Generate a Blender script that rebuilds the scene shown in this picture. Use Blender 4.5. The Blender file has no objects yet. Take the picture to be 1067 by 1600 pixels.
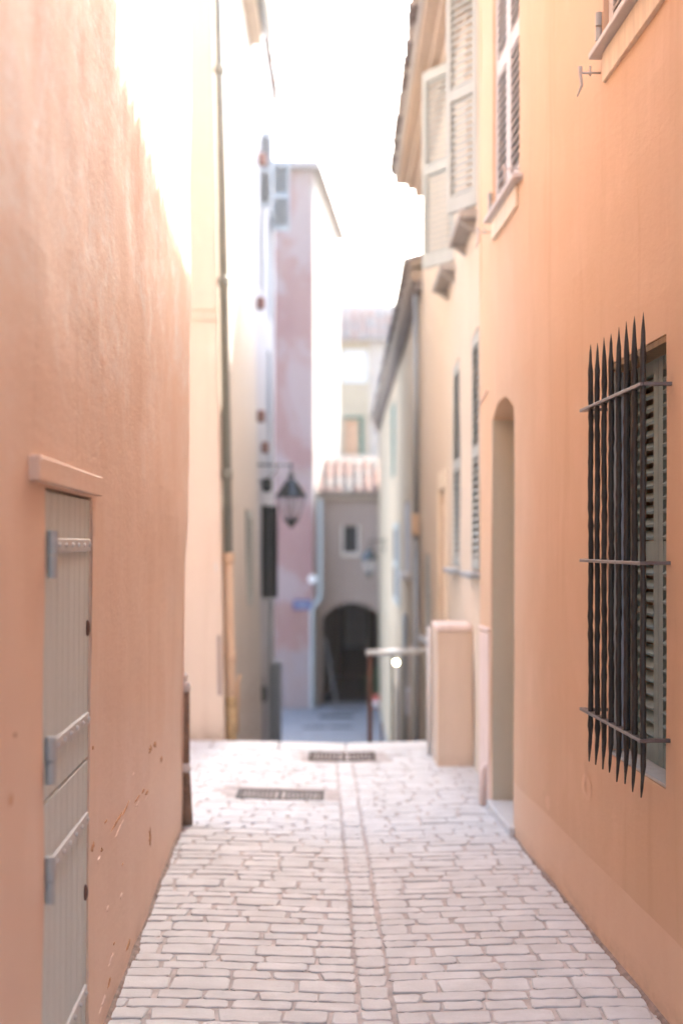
import bpy, bmesh, math, random
from mathutils import Vector, Matrix, noise
random.seed(7)
S = bpy.context.scene
COL = S.collection
R = math.radians

# ------------------------------------------------------------------ camera, world, sun, exposure
H = 1.6                       # eye height
F = 2222.0                    # focal length in photo pixels (1067 x 1600)
cam_d = bpy.data.cameras.new('camera')
cam = bpy.data.objects.new('camera', cam_d)
COL.objects.link(cam)
cam.location = (0, 0, H)
cam.rotation_euler = (R(90), 0, 0)
cam_d.sensor_fit = 'VERTICAL'
cam_d.sensor_height = 36.0
cam_d.lens = 36.0 * F / 1600.0
cam_d.shift_y = (852 - 800) / 1600.0
cam_d.clip_start = 0.05
cam_d.clip_end = 400
cam_d.dof.use_dof = True
cam_d.dof.focus_distance = 5.05
cam_d.dof.aperture_fstop = cam_d.lens / 36.0
S.camera = cam

GLARE_HAZE = 0.0011                  # density of the air veil added to imitate lens glare
SUN_AZ, SUN_EL = 21.2, 36.5   # azimuth right of the view direction (+Y), elevation
world = bpy.data.worlds.new('World')
S.world = world
world.use_nodes = True
wn = world.node_tree
wn.nodes.clear()
sky = wn.nodes.new('ShaderNodeTexSky')
sky.sky_type = 'NISHITA'
sky.sun_disc = False
sky.sun_elevation = R(SUN_EL)
sky.sun_rotation = R(SUN_AZ)
sky.air_density = 1.2
sky.dust_density = 3.5
sky.ozone_density = 1.0
bg = wn.nodes.new('ShaderNodeBackground')
bg.inputs['Strength'].default_value = 0.15
wo = wn.nodes.new('ShaderNodeOutputWorld')
wn.links.new(sky.outputs[0], bg.inputs[0])
wn.links.new(bg.outputs[0], wo.inputs[0])

sun_d = bpy.data.lights.new('sun', 'SUN')
sun_d.energy = 2.5
sun_d.angle = R(0.55)
sun_d.color = (1.0, 0.93, 0.82)
sun = bpy.data.objects.new('sun', sun_d)
COL.objects.link(sun)
sv = Vector((math.sin(R(SUN_AZ)) * math.cos(R(SUN_EL)), math.cos(R(SUN_AZ)) * math.cos(R(SUN_EL)), math.sin(R(SUN_EL))))
sun.rotation_euler = sv.to_track_quat('Z', 'Y').to_euler()
sun.location = (6, 20, 25)

S.view_settings.view_transform = 'Standard'
S.view_settings.look = 'None'
S.view_settings.exposure = 3.02
S.view_settings.gamma = 1.0
S.view_settings.use_curve_mapping = False
S.render.engine = 'CYCLES'
S.cycles.use_denoising = True
S.cycles.max_bounces = 8
S.cycles.diffuse_bounces = 6
S.cycles.glossy_bounces = 3
S.cycles.transparent_max_bounces = 8
S.cycles.volume_bounces = 1
S.cycles.caustics_reflective = False
S.cycles.caustics_refractive = False
S.cycles.sample_clamp_indirect = 8.0


# ------------------------------------------------------------------ materials
def nt(m):
    m.use_nodes = True
    t = m.node_tree
    return t, t.nodes, t.links, t.nodes['Principled BSDF']


def pos_map(N, L, scale=(1, 1, 1)):
    g = N.new('ShaderNodeNewGeometry')
    mp = N.new('ShaderNodeMapping')
    mp.inputs['Scale'].default_value = scale
    L.new(g.outputs['Position'], mp.inputs[0])
    return mp


def noise_tex(N, L, src, scale, detail=4, rough=0.55, dist=0.0):
    n = N.new('ShaderNodeTexNoise')
    n.inputs['Scale'].default_value = scale
    n.inputs['Detail'].default_value = detail
    n.inputs['Roughness'].default_value = rough
    n.inputs['Distortion'].default_value = dist
    L.new(src.outputs[0], n.inputs['Vector'])
    return n


def ramp(N, L, src, lo, hi, c0=(0, 0, 0, 1), c1=(1, 1, 1, 1)):
    r = N.new('ShaderNodeValToRGB')
    r.color_ramp.elements[0].position = lo
    r.color_ramp.elements[1].position = hi
    r.color_ramp.elements[0].color = c0
    r.color_ramp.elements[1].color = c1
    L.new(src, r.inputs[0])
    return r


def mixc(N, L, fac, a, b, mode='MIX'):
    m = N.new('ShaderNodeMix')
    m.data_type = 'RGBA'
    m.blend_type = mode
    if isinstance(fac, (int, float)):
        m.inputs[0].default_value = fac
    else:
        L.new(fac, m.inputs[0])
    for i, c in ((6, a), (7, b)):
        if isinstance(c, tuple):
            m.inputs[i].default_value = (*c[:3], 1)
        else:
            L.new(c, m.inputs[i])
    return m.outputs[2]


def math_n(N, L, op, a, b):
    m = N.new('ShaderNodeMath')
    m.operation = op
    for i, c in enumerate((a, b)):
        if isinstance(c, (int, float)):
            m.inputs[i].default_value = c
        else:
            L.new(c, m.inputs[i])
    return m.outputs[0]


def plaster(name, base, alt, streak=None, dado=None, rough=0.75, bump=0.5, spec=0.3, patch=None, stain=(0.30, 0.19, 0.12), sheen_bump=0.0, patch_lo=0.5, sheen_paint=None, runs=(1, 1, 0.16), grain=(1, 1, 1)):
    """painted lime render: cloudy tone, vertical run marks, fine trowel grain"""
    m = bpy.data.materials.new(name)
    t, N, L, P = nt(m)
    mp = pos_map(N, L)
    mv = pos_map(N, L, runs)
    n1 = noise_tex(N, L, mp, 0.9, 5, 0.6, 0.4)
    c = mixc(N, L, ramp(N, L, n1.outputs[0], 0.32, 0.68).outputs[0], base, alt)
    n2 = noise_tex(N, L, mv, 7.0, 5, 0.6)
    st = streak or tuple(min(1, x * 1.18 + 0.02) for x in base)
    c = mixc(N, L, math_n(N, L, 'MULTIPLY', ramp(N, L, n2.outputs[0], 0.5, 0.78).outputs[0], 0.55), c, st)
    n3 = noise_tex(N, L, mp, 22, 6, 0.7)
    c = mixc(N, L, math_n(N, L, 'MULTIPLY', ramp(N, L, n3.outputs[0], 0.58, 0.8).outputs[0], 0.35), c, tuple(x * 0.78 for x in base))
    n6 = noise_tex(N, L, pos_map(N, L, (1, 1, 0.07)), 5.5, 6, 0.65)
    c = mixc(N, L, math_n(N, L, 'MULTIPLY', ramp(N, L, n6.outputs[0], 0.54, 0.72).outputs[0], 0.5), c, tuple(x * y for x, y in zip(base, (0.86, 0.80, 0.74))))
    if patch:
        n4 = noise_tex(N, L, pos_map(N, L, (1, 1, 0.55)), 0.75, 7, 0.66, 0.6)
        c = mixc(N, L, ramp(N, L, n4.outputs[0], patch_lo, patch_lo + 0.07).outputs[0], c, patch)
    g = N.new('ShaderNodeSeparateXYZ')
    L.new(mp.outputs[0], g.inputs[0])
    if sheen_paint:  # pale patches fading in with height: wall sheen painted into the colour
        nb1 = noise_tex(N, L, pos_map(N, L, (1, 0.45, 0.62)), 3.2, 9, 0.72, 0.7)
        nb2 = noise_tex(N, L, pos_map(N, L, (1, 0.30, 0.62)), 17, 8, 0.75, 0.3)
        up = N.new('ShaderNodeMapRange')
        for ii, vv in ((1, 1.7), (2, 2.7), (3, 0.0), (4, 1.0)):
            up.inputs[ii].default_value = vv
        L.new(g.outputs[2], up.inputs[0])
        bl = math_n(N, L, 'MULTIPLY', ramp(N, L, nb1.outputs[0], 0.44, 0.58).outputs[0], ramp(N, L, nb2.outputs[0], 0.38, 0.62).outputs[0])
        c = mixc(N, L, math_n(N, L, 'MULTIPLY', bl, up.outputs[0]), c, sheen_paint)
    if dado:
        z, col = dado
        zz = math_n(N, L, 'ADD', g.outputs[2], math_n(N, L, 'MULTIPLY', n3.outputs[0], 0.012))
        below = math_n(N, L, 'LESS_THAN', zz, z + 0.006)
        c2 = mixc(N, L, ramp(N, L, n2.outputs[0], 0.3, 0.7).outputs[0], col, mixc(N, L, 0.6, col, alt))
        c = mixc(N, L, math_n(N, L, 'MULTIPLY', below, 0.92), c, c2)
    # splash dirt just above the ground, broken up by noise
    low = N.new('ShaderNodeMapRange')
    low.inputs[1].default_value = 0.0
    low.inputs[2].default_value = 0.10
    low.inputs[3].default_value = 1.0
    low.inputs[4].default_value = 0.0
    L.new(g.outputs[2], low.inputs[0])
    n5 = noise_tex(N, L, pos_map(N, L, (1, 0.4, 1)), 14, 8, 0.75)
    dirt = math_n(N, L, 'MULTIPLY', low.outputs[0], ramp(N, L, n5.outputs[0], 0.42, 0.7).outputs[0])
    c = mixc(N, L, math_n(N, L, 'MULTIPLY', dirt, 0.5), c, stain)
    L.new(c, P.inputs['Base Color'])
    P.inputs['Roughness'].default_value = rough
    P.inputs['Specular IOR Level'].default_value = spec
    b = N.new('ShaderNodeBump')
    b.inputs['Strength'].default_value = bump
    b.inputs['Distance'].default_value = 0.004
    nb = noise_tex(N, L, pos_map(N, L, grain), 38, 8, 0.7)
    h = nb.outputs[0]
    if sheen_bump:
        nv = noise_tex(N, L, pos_map(N, L, (1, 0.4, 0.7)), 11, 8, 0.72, 0.5)
        h = math_n(N, L, 'ADD', h, math_n(N, L, 'MULTIPLY', nv.outputs[0], sheen_bump))
    L.new(h, b.inputs['Height'])
    L.new(b.outputs[0], P.inputs['Normal'])
    return m


def paint(name, col, rough=0.5, var=0.12, bump=0.15, metal=0.0, scale=18, stretch=(1, 1, 0.2), wear=None, spec=0.4):
    m = bpy.data.materials.new(name)
    t, N, L, P = nt(m)
    n = noise_tex(N, L, pos_map(N, L, stretch), scale, 5, 0.65)
    c = mixc(N, L, ramp(N, L, n.outputs[0], 0.3, 0.7).outputs[0], tuple(x * (1 - var) for x in col), tuple(min(1, x * (1 + var)) for x in col))
    n2 = noise_tex(N, L, pos_map(N, L), scale * 3.1, 6, 0.7)
    if wear:
        c = mixc(N, L, math_n(N, L, 'MULTIPLY', ramp(N, L, n2.outputs[0], 0.6, 0.7).outputs[0], 0.6), c, wear)
    L.new(c, P.inputs['Base Color'])
    P.inputs['Roughness'].default_value = rough
    P.inputs['Metallic'].default_value = metal
    P.inputs['Specular IOR Level'].default_value = spec
    b = N.new('ShaderNodeBump')
    b.inputs['Strength'].default_value = bump
    b.inputs['Distance'].default_value = 0.002
    L.new(n2.outputs[0], b.inputs['Height'])
    L.new(b.outputs[0], P.inputs['Normal'])
    return m


def sett_mat(name, col, k):
    m = bpy.data.materials.new(name)
    t, N, L, P = nt(m)
    mp = pos_map(N, L)
    oi = N.new('ShaderNodeObjectInfo')
    n1 = noise_tex(N, L, mp, 5, 5, 0.6)
    n2 = noise_tex(N, L, mp, 55, 8, 0.7)
    c = mixc(N, L, ramp(N, L, n1.outputs[0], 0.3, 0.7).outputs[0], tuple(x * 0.84 for x in col), tuple(min(1, x * 1.12) for x in col))
    c = mixc(N, L, math_n(N, L, 'MULTIPLY', oi.outputs['Random'], k), c, (0.46, 0.455, 0.45))
    c = mixc(N, L, math_n(N, L, 'MULTIPLY', ramp(N, L, n2.outputs[0], 0.55, 0.75).outputs[0], 0.45), c, tuple(x * 0.72 for x in col))
    L.new(c, P.inputs['Base Color'])
    P.inputs['Roughness'].default_value = 0.6
    P.inputs['Specular IOR Level'].default_value = 0.35
    b = N.new('ShaderNodeBump')
    b.inputs['Strength'].default_value = 0.6
    b.inputs['Distance'].default_value = 0.004
    L.new(n2.outputs[0], b.inputs['Height'])
    L.new(b.outputs[0], P.inputs['Normal'])
    return m


M = {}
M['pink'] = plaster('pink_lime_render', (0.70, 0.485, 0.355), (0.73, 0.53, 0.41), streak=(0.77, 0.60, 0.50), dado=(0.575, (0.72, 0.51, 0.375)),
                    rough=0.5, spec=0.45, bump=0.6, sheen_bump=1.2, sheen_paint=(0.80, 0.76, 0.73), runs=(1, 0.4, 0.35), grain=(1, 0.4, 1))
M['orange'] = plaster('orange_lime_render', (0.66, 0.45, 0.295), (0.68, 0.475, 0.325), streak=(0.75, 0.53, 0.39), dado=(0.30, (0.76, 0.56, 0.42)), rough=0.7, bump=0.5, runs=(1, 0.5, 0.4), grain=(1, 0.5, 1))
M['recess'] = plaster('tan_recess_render', (0.50, 0.455, 0.36), (0.54, 0.49, 0.40), rough=0.8)
M['cream'] = plaster('cream_render', (0.62, 0.52, 0.41), (0.65, 0.55, 0.45), rough=0.8)
M['peach'] = plaster('peach_render', (0.60, 0.485, 0.39), (0.62, 0.51, 0.415), rough=0.8, patch=(0.67, 0.56, 0.48), patch_lo=0.58)
M['ivory'] = plaster('ivory_render', (0.55, 0.50, 0.46), (0.58, 0.54, 0.50), rough=0.8)
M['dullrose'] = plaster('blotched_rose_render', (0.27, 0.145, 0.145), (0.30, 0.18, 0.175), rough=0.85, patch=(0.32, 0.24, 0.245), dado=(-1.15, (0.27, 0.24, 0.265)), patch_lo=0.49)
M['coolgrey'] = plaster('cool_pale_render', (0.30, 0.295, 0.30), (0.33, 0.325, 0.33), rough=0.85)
M['bracket'] = paint('greige_bracket_paint', (0.36, 0.34, 0.32), 0.7)
M['greige'] = plaster('greige_render', (0.32, 0.255, 0.225), (0.35, 0.28, 0.25), rough=0.85)
M['sand'] = plaster('sand_render', (0.52, 0.41, 0.285), (0.56, 0.45, 0.325), rough=0.85)
M['bluegrey'] = plaster('blue_grey_render', (0.42, 0.42, 0.46), (0.50, 0.48, 0.50), rough=0.85)
M['paleyellow'] = plaster('pale_yellow_render', (0.28, 0.26, 0.21), (0.31, 0.285, 0.235), rough=0.85)
M['trim'] = paint('cream_trim_paint', (0.76, 0.66, 0.53), 0.7)
M['palepink'] = paint('pale_pink_trim_paint', (0.72, 0.58, 0.52), 0.7)
M['chip'] = paint('exposed_brown_render', (0.50, 0.27, 0.14), 0.95, 0.3, 0.8)
M['palechip'] = paint('scuffed_pale_render', (0.74, 0.58, 0.49), 0.95, 0.15, 0.8)
M['sett'] = sett_mat('pale_limestone_sett', (0.58, 0.595, 0.60), 0.4)
M['patch'] = plaster('pale_touch_up_render', (0.72, 0.50, 0.36), (0.73, 0.52, 0.38))
M['grime'] = paint('grey_brown_grime', (0.27, 0.21, 0.18), 0.95, 0.4, 1.0, stretch=(1, 1, 1), scale=20)
M['mortar'] = paint('sandy_brown_mortar', (0.47, 0.435, 0.415), 0.95, 0.3, 1.0, stretch=(1, 1, 1), scale=9)
M['slab'] = paint('pale_edge_stone', (0.56, 0.56, 0.56), 0.6, 0.08, 0.6, stretch=(1, 1, 1))
M['lowstone'] = paint('grey_blue_paving', (0.20, 0.205, 0.23), 0.7, 0.25, 0.6, stretch=(1, 1, 1), scale=3)
M['door'] = paint('warm_grey_door_paint', (0.52, 0.56, 0.545), 0.55, 0.07, 0.3, stretch=(1, 1, 0.05), scale=30)
M['doorgap'] = paint('door_backing', (0.12, 0.10, 0.09), 0.9)
M['hinge'] = paint('blue_grey_iron_paint', (0.40, 0.415, 0.41), 0.45, 0.1)
M['strap'] = paint('greyed_strap_paint', (0.50, 0.50, 0.49), 0.45, 0.08)
M['shutter'] = paint('grey_green_shutter_paint', (0.40, 0.425, 0.405), 0.55, 0.06)
M['shutterpink'] = paint('pale_lilac_shutter_paint', (0.56, 0.54, 0.54), 0.5, 0.06)
M['shutterdark'] = paint('aged_grey_shutter_paint', (0.19, 0.265, 0.265), 0.55, 0.12, wear=(0.33, 0.27, 0.22))
M['teal'] = paint('dark_teal_interior', (0.04, 0.14, 0.13), 0.8)
M['dark'] = paint('dark_room', (0.02, 0.024, 0.028), 0.9)
M['iron'] = paint('wrought_iron_black', (0.020, 0.019, 0.019), 0.42, 0.3, 0.5, stretch=(1, 1, 1), scale=25, spec=0.5)
M['flat_iron'] = paint('worn_flat_iron', (0.14, 0.115, 0.115), 0.32, 0.25, 0.4, metal=0.5, stretch=(1, 1, 1), scale=25)
M['lampblack'] = paint('glossy_lamp_black', (0.02, 0.03, 0.032), 0.18, 0.1, 0.05, spec=0.7)
M['pipegreen'] = paint('green_grey_zinc_pipe', (0.24, 0.26, 0.235), 0.5, 0.12, metal=0.3)
M['pipeochre'] = paint('ochre_painted_pipe', (0.60, 0.44, 0.31), 0.6, 0.1)
M['pipeold'] = paint('yellowed_old_pipe', (0.46, 0.34, 0.19), 0.6, 0.3, scale=6, stretch=(1, 1, 1))
M['zinc'] = paint('zinc_grey', (0.34, 0.37, 0.40), 0.4, 0.1, metal=0.4)
M['post'] = paint('rust_stained_post', (0.20, 0.125, 0.085), 0.8, 0.4, 0.8, scale=12, stretch=(1, 1, 1), wear=(0.34, 0.28, 0.24))
M['pale'] = paint('pale_cement', (0.60, 0.56, 0.53), 0.8, 0.12)
M['tile'] = paint('weathered_clay_tile', (0.30, 0.16, 0.13), 0.85, 0.3, 0.8, stretch=(1, 1, 1), scale=6, wear=(0.26, 0.23, 0.22))
M['tilepale'] = paint('sun_bleached_tile', (0.42, 0.39, 0.37), 0.9, 0.2, 0.8, stretch=(1, 1, 1), scale=6)
M['tiledim'] = paint('old_red_clay_tile', (0.17, 0.095, 0.085), 0.9, 0.3, 0.8, stretch=(1, 1, 1), scale=4)
M['tiledimgrey'] = paint('lichen_grey_clay_tile', (0.13, 0.12, 0.125), 0.9, 0.3, 0.8, stretch=(1, 1, 1), scale=4)
M['tilegrey'] = paint('greyed_clay_tile', (0.22, 0.19, 0.185), 0.85, 0.25, 0.8, stretch=(1, 1, 1), scale=6)
M['soffit'] = paint('ochre_soffit', (0.54, 0.44, 0.35), 0.8)
M['browneave'] = paint('brown_eave', (0.38, 0.31, 0.25), 0.8)
M['blackshutter'] = paint('blackish_green_shutter', (0.02, 0.03, 0.03), 0.5)
M['steel'] = paint('brushed_steel', (0.72, 0.78, 0.80), 0.3, 0.05, 0.05, metal=0.3)
M['rustpost'] = paint('brown_painted_iron', (0.12, 0.06, 0.045), 0.6, 0.2)
M['signblue'] = paint('enamel_street_blue', (0.02, 0.05, 0.22), 0.3, 0.05, 0.0)
M['white'] = paint('white_enamel', (0.75, 0.75, 0.76), 0.35, 0.03, 0.0)
M['terracotta'] = paint('red_pot_glaze', (0.55, 0.10, 0.07), 0.4)
M['leaf'] = paint('dark_leaf', (0.05, 0.09, 0.04), 0.6, 0.4, 0.2, stretch=(1, 1, 1), scale=40)
M['wood'] = paint('grey_blue_plank', (0.20, 0.22, 0.25), 0.7)
M['brownwood'] = paint('brown_wood_lintel', (0.22, 0.15, 0.08), 0.8, 0.3)
M['curtain'] = paint('orange_curtain', (0.36, 0.24, 0.17), 0.9)
M['grate'] = paint('rusty_grate_iron', (0.07, 0.05, 0.042), 0.85, 0.3, 0.5, stretch=(1, 1, 1))
M['grate2'] = paint('grey_grate_iron', (0.12, 0.112, 0.108), 0.8, 0.2, 0.5, stretch=(1, 1, 1))
M['passage_shade'] = paint('passage_shade_render', (0.03, 0.028, 0.03), 0.95, 0.3, stretch=(1, 1, 1), scale=2)  # shade of the passage put into a near-black colour


def glass(name, col, alpha, rough=0.08):
    m = bpy.data.materials.new(name)
    t, N, L, P = nt(m)
    P.inputs['Base Color'].default_value = (*col, 1)
    P.inputs['Roughness'].default_value = rough
    P.inputs['Alpha'].default_value = alpha
    return m


M['lampglass'] = glass('milky_lamp_glass', (0.75, 0.75, 0.78), 0.16)
M['pane'] = glass('window_glass', (0.30, 0.38, 0.48), 1.0, 0.1)
M['paleglass'] = glass('pale_window_glass', (0.40, 0.45, 0.52), 1.0, 0.6)
bulb = bpy.data.materials.new('lit_bulb')
_t, _N, _L, _P = nt(bulb)
_P.inputs['Emission Color'].default_value = (1.0, 0.93, 0.55, 1)
_P.inputs['Emission Strength'].default_value = 14
_P.inputs['Base Color'].default_value = (0.9, 0.85, 0.6, 1)
M['bulb'] = bulb


# ------------------------------------------------------------------ mesh helpers
def worldpos(o):
    v = Vector((0, 0, 0))
    while o:
        v += o.location
        o = o.parent
    return v


def link(name, bm, mat, parent=None, label=None, kind=None, category=None, group=None, smooth=False, origin=None, free=False):
    """links a bmesh given in world coordinates (free=True: local coordinates) as one object"""
    me = bpy.data.meshes.new(name)
    bmesh.ops.recalc_face_normals(bm, faces=bm.faces[:])
    if not free:
        if origin is None:
            xs = [v.co for v in bm.verts]
            origin = Vector([(min(c[i] for c in xs) + max(c[i] for c in xs)) / 2 for i in range(3)])
            if parent is None:
                origin.z = min(c.z for c in xs)
        origin = Vector(origin)
        bmesh.ops.translate(bm, verts=bm.verts[:], vec=-origin)
    bm.to_mesh(me)
    bm.free()
    me.materials.append(M[mat] if isinstance(mat, str) else mat)
    if smooth:
        for p in me.polygons:
            p.use_smooth = True
    o = bpy.data.objects.new(name, me)
    COL.objects.link(o)
    if not free:
        o.location = origin - (worldpos(parent) if parent else Vector((0, 0, 0)))
    o.parent = parent
    tag(o, label, category, group, kind)
    return o


def tag(o, label=None, category=None, group=None, kind=None):
    for k, v in (('label', label), ('category', category), ('group', group), ('kind', kind)):
        if v:
            o[k] = v


def thing(name, loc, label, category, group=None):
    o = bpy.data.objects.new(name, None)
    o.empty_display_size = 0.2
    o.location = loc
    COL.objects.link(o)
    tag(o, label, category, group)
    return o


def share(name, src, loc, parent, rot=(0, 0, 0), scale=(1, 1, 1)):
    """another object on the mesh of src, loc local to parent"""
    o = bpy.data.objects.new(name, src if isinstance(src, bpy.types.Mesh) else src.data)
    COL.objects.link(o)
    o.parent = parent
    o.location = loc
    o.rotation_euler = rot
    o.scale = scale
    return o


def box(bm, x0, x1, y0, y1, z0, z1, bev=0.0):
    vs = [bm.verts.new((x, y, z)) for x in (x0, x1) for y in (y0, y1) for z in (z0, z1)]
    idx = ((0, 1, 3, 2), (4, 6, 7, 5), (0, 4, 5, 1), (2, 3, 7, 6), (0, 2, 6, 4), (1, 5, 7, 3))
    fs = [bm.faces.new([vs[i] for i in f]) for f in idx]
    if bev:
        es = {e for f in fs for e in f.edges}
        bmesh.ops.bevel(bm, geom=list(es), offset=bev, segments=1, affect='EDGES')
    return vs


def nbox(*a, bev=0.0):
    bm = bmesh.new()
    box(bm, *a, bev=bev)
    return bm


def hexa(bm, pts, bev=0.0):
    """8 points: bottom loop of 4, top loop of 4"""
    vs = [bm.verts.new(p) for p in pts]
    fs = [bm.faces.new([vs[i] for i in f]) for f in ((3, 2, 1, 0), (4, 5, 6, 7), (0, 1, 5, 4), (1, 2, 6, 5), (2, 3, 7, 6), (3, 0, 4, 7))]
    if bev:
        bmesh.ops.bevel(bm, geom=list({e for f in fs for e in f.edges}), offset=bev, segments=1, affect='EDGES')
    return vs


def tube(bm, pts, r, seg=8, cap=True):
    pts = [Vector(p) for p in pts]
    rr = r if isinstance(r, (list, tuple)) else [r] * len(pts)
    rings = []
    d0 = (pts[-1] - pts[0]).normalized()
    for i, p in enumerate(pts):
        d = (pts[min(i + 1, len(pts) - 1)] - pts[max(i - 1, 0)]).normalized()
        a = d.cross(Vector((0, 0, 1)) if abs(d0.z) < 0.8 else Vector((1, 0, 0)))
        a.normalize()
        b = d.cross(a)
        rings.append([bm.verts.new(p + rr[i] * (math.cos(2 * math.pi * k / seg) * a + math.sin(2 * math.pi * k / seg) * b)) for k in range(seg)])
    for r0, r1 in zip(rings, rings[1:]):
        for k in range(seg):
            bm.faces.new((r0[k], r0[(k + 1) % seg], r1[(k + 1) % seg], r1[k]))
    if cap:
        bm.faces.new(rings[0][::-1])
        bm.faces.new(rings[-1])


def lathe(bm, prof, c, seg=20):
    """prof: (radius, z) list; c: centre"""
    rings = []
    for r, z in prof:
        if r < 1e-5:
            rings.append([bm.verts.new((c[0], c[1], c[2] + z))])
        else:
            rings.append([bm.verts.new((c[0] + r * math.cos(2 * math.pi * k / seg), c[1] + r * math.sin(2 * math.pi * k / seg), c[2] + z)) for k in range(seg)])
    for a, b in zip(rings, rings[1:]):
        for k in range(seg):
            k2 = (k + 1) % seg
            if len(a) == 1 and len(b) > 1:
                bm.faces.new((a[0], b[k], b[k2]))
            elif len(b) == 1 and len(a) > 1:
                bm.faces.new((a[k], a[k2], b[0]))
            elif len(a) > 1:
                bm.faces.new((a[k], a[k2], b[k2], b[k]))
    return rings


def side(X0, s, inn, lean=0.0, zl=0.0):
    """mapping of a wall running along the lane: u = Y, n = depth into the wall"""
    return lambda u, z, n=0.0: Vector((X0 + s * u + inn * n + lean * (z - zl), u, z))


def facing(Y0, s=0.0):
    """mapping of a wall that faces the camera: u = X"""
    return lambda u, z, n=0.0: Vector((u, Y0 + s * u + n, z))


def wall(parent, mat, W, u0, u1, z0, z1, holes=(), depth=1.0, cell=0.3, disp=0.004, name='wall', label=None, back=True):
    bm = bmesh.new()

    def cuts(a, b, extra):
        n = max(1, round((b - a) / cell))
        c = {round(a + (b - a) * i / n, 4) for i in range(n + 1)}
        ex = {round(e, 4) for e in extra if a < e < b}
        c = {x for x in c if all(abs(x - e) > cell * 0.3 for e in ex) or x in (round(a, 4), round(b, 4))}
        return sorted(c | ex)
    us = cuts(u0, u1, [h[k] for h in holes for k in ('u0', 'u1')])
    zs = cuts(z0, z1, [h[k] for h in holes for k in ('z0', 'z1')])

    def front(u, z):
        p = W(u, z, 0)
        d = disp * (noise.noise(p * 1.7) + 0.5 * noise.noise(p * 4.1))
        return W(u, z, d)
    cache = {}

    def V(u, z):
        k = (round(u, 4), round(z, 4))
        if k not in cache:
            cache[k] = bm.verts.new(front(u, z))
        return cache[k]

    def B(u, z, n):
        return bm.verts.new(W(u, z, n))
    for ua, ub in zip(us, us[1:]):
        for za, zb in zip(zs, zs[1:]):
            um, zm = (ua + ub) / 2, (za + zb) / 2
            if any(h['u0'] < um < h['u1'] and h['z0'] < zm < h['z1'] for h in holes):
                continue
            bm.faces.new((V(ua, za), V(ub, za), V(ub, zb), V(ua, zb)))
    for h in holes:
        e = h.get('d', 0.2)
        a, b, lo, hi = h['u0'], h['u1'], h['z0'], h['z1']
        rise = h.get('arch', 0)
        sp = hi - rise
        prof = [(a, lo)]
        if rise:
            n = 14
            w = (b - a) / 2
            rad = (w * w + rise * rise) / (2 * rise)
            for i in range(n + 1):
                u = a + (b - a) * i / n
                prof.append((u, hi - rad + math.sqrt(max(0, rad * rad - (u - (a + b) / 2) ** 2))))
            for (ua, za), (ub, zb) in zip(prof[1:], prof[2:]):
                bm.faces.new([bm.verts.new(front(*q)) for q in ((ua, za), (ub, zb), (ub, hi), (ua, hi))])
        else:
            prof += [(a, hi), (b, hi)]
        prof.append((b, lo))
        if not h.get('nofloor'):
            prof.append((a, lo))
        for (ua, za), (ub, zb) in zip(prof, prof[1:]):
            m = max(1, round(math.hypot(ub - ua, zb - za) / 0.5))
            for i in range(m):
                p0 = (ua + (ub - ua) * i / m, za + (zb - za) * i / m)
                p1 = (ua + (ub - ua) * (i + 1) / m, za + (zb - za) * (i + 1) / m)
                bm.faces.new((bm.verts.new(front(*p0)), bm.verts.new(front(*p1)), B(*p1, e), B(*p0, e)))
        if h.get('back', True):
            bm.faces.new((B(a, lo, e), B(b, lo, e), B(b, hi, e), B(a, hi, e)))
    # body behind the front: ends, top, back
    for ring in ([(u0, z0), (u0, z1)], [(u1, z0), (u1, z1)], [(u0, z1), (u1, z1)]):
        pa, pb = ring
        bm.faces.new((bm.verts.new(front(*pa)), bm.verts.new(front(*pb)), B(*pb, depth), B(*pa, depth)))
    if back:
        bm.faces.new((B(u0, z0, depth), B(u1, z0, depth), B(u1, z1, depth), B(u0, z1, depth)))
    return link(name, bm, mat, parent, label)


def wbox(bm, W, u0, u1, z0, z1, n0, n1, bev=0.0):
    """box laid against a wall; n negative = proud of the wall"""
    hexa(bm, [W(u0, z0, n0), W(u1, z0, n0), W(u1, z0, n1), W(u0, z0, n1), W(u0, z1, n0), W(u1, z1, n0), W(u1, z1, n1), W(u0, z1, n1)], bev)


def wpart(name, parent, mat, W, *a, bev=0.0, label=None):
    bm = bmesh.new()
    wbox(bm, W, *a, bev=bev)
    return link(name, bm, mat, parent, label)


_slats = {}


def slat_mesh(w, depth, thick, tilt, mat):
    k = (round(w, 3), depth, thick, tilt, mat)
    if k not in _slats:
        bm = bmesh.new()
        box(bm, 0, w, -depth / 2, depth / 2, -thick / 2, thick / 2)
        bmesh.ops.rotate(bm, verts=bm.verts[:], cent=(0, 0, 0), matrix=Matrix.Rotation(tilt, 3, 'X'))
        me = bpy.data.meshes.new('slat')
        bmesh.ops.recalc_face_normals(bm, faces=bm.faces[:])
        bm.to_mesh(me)
        bm.free()
        me.materials.append(M[mat])
        _slats[k] = me
    return _slats[k]


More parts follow.
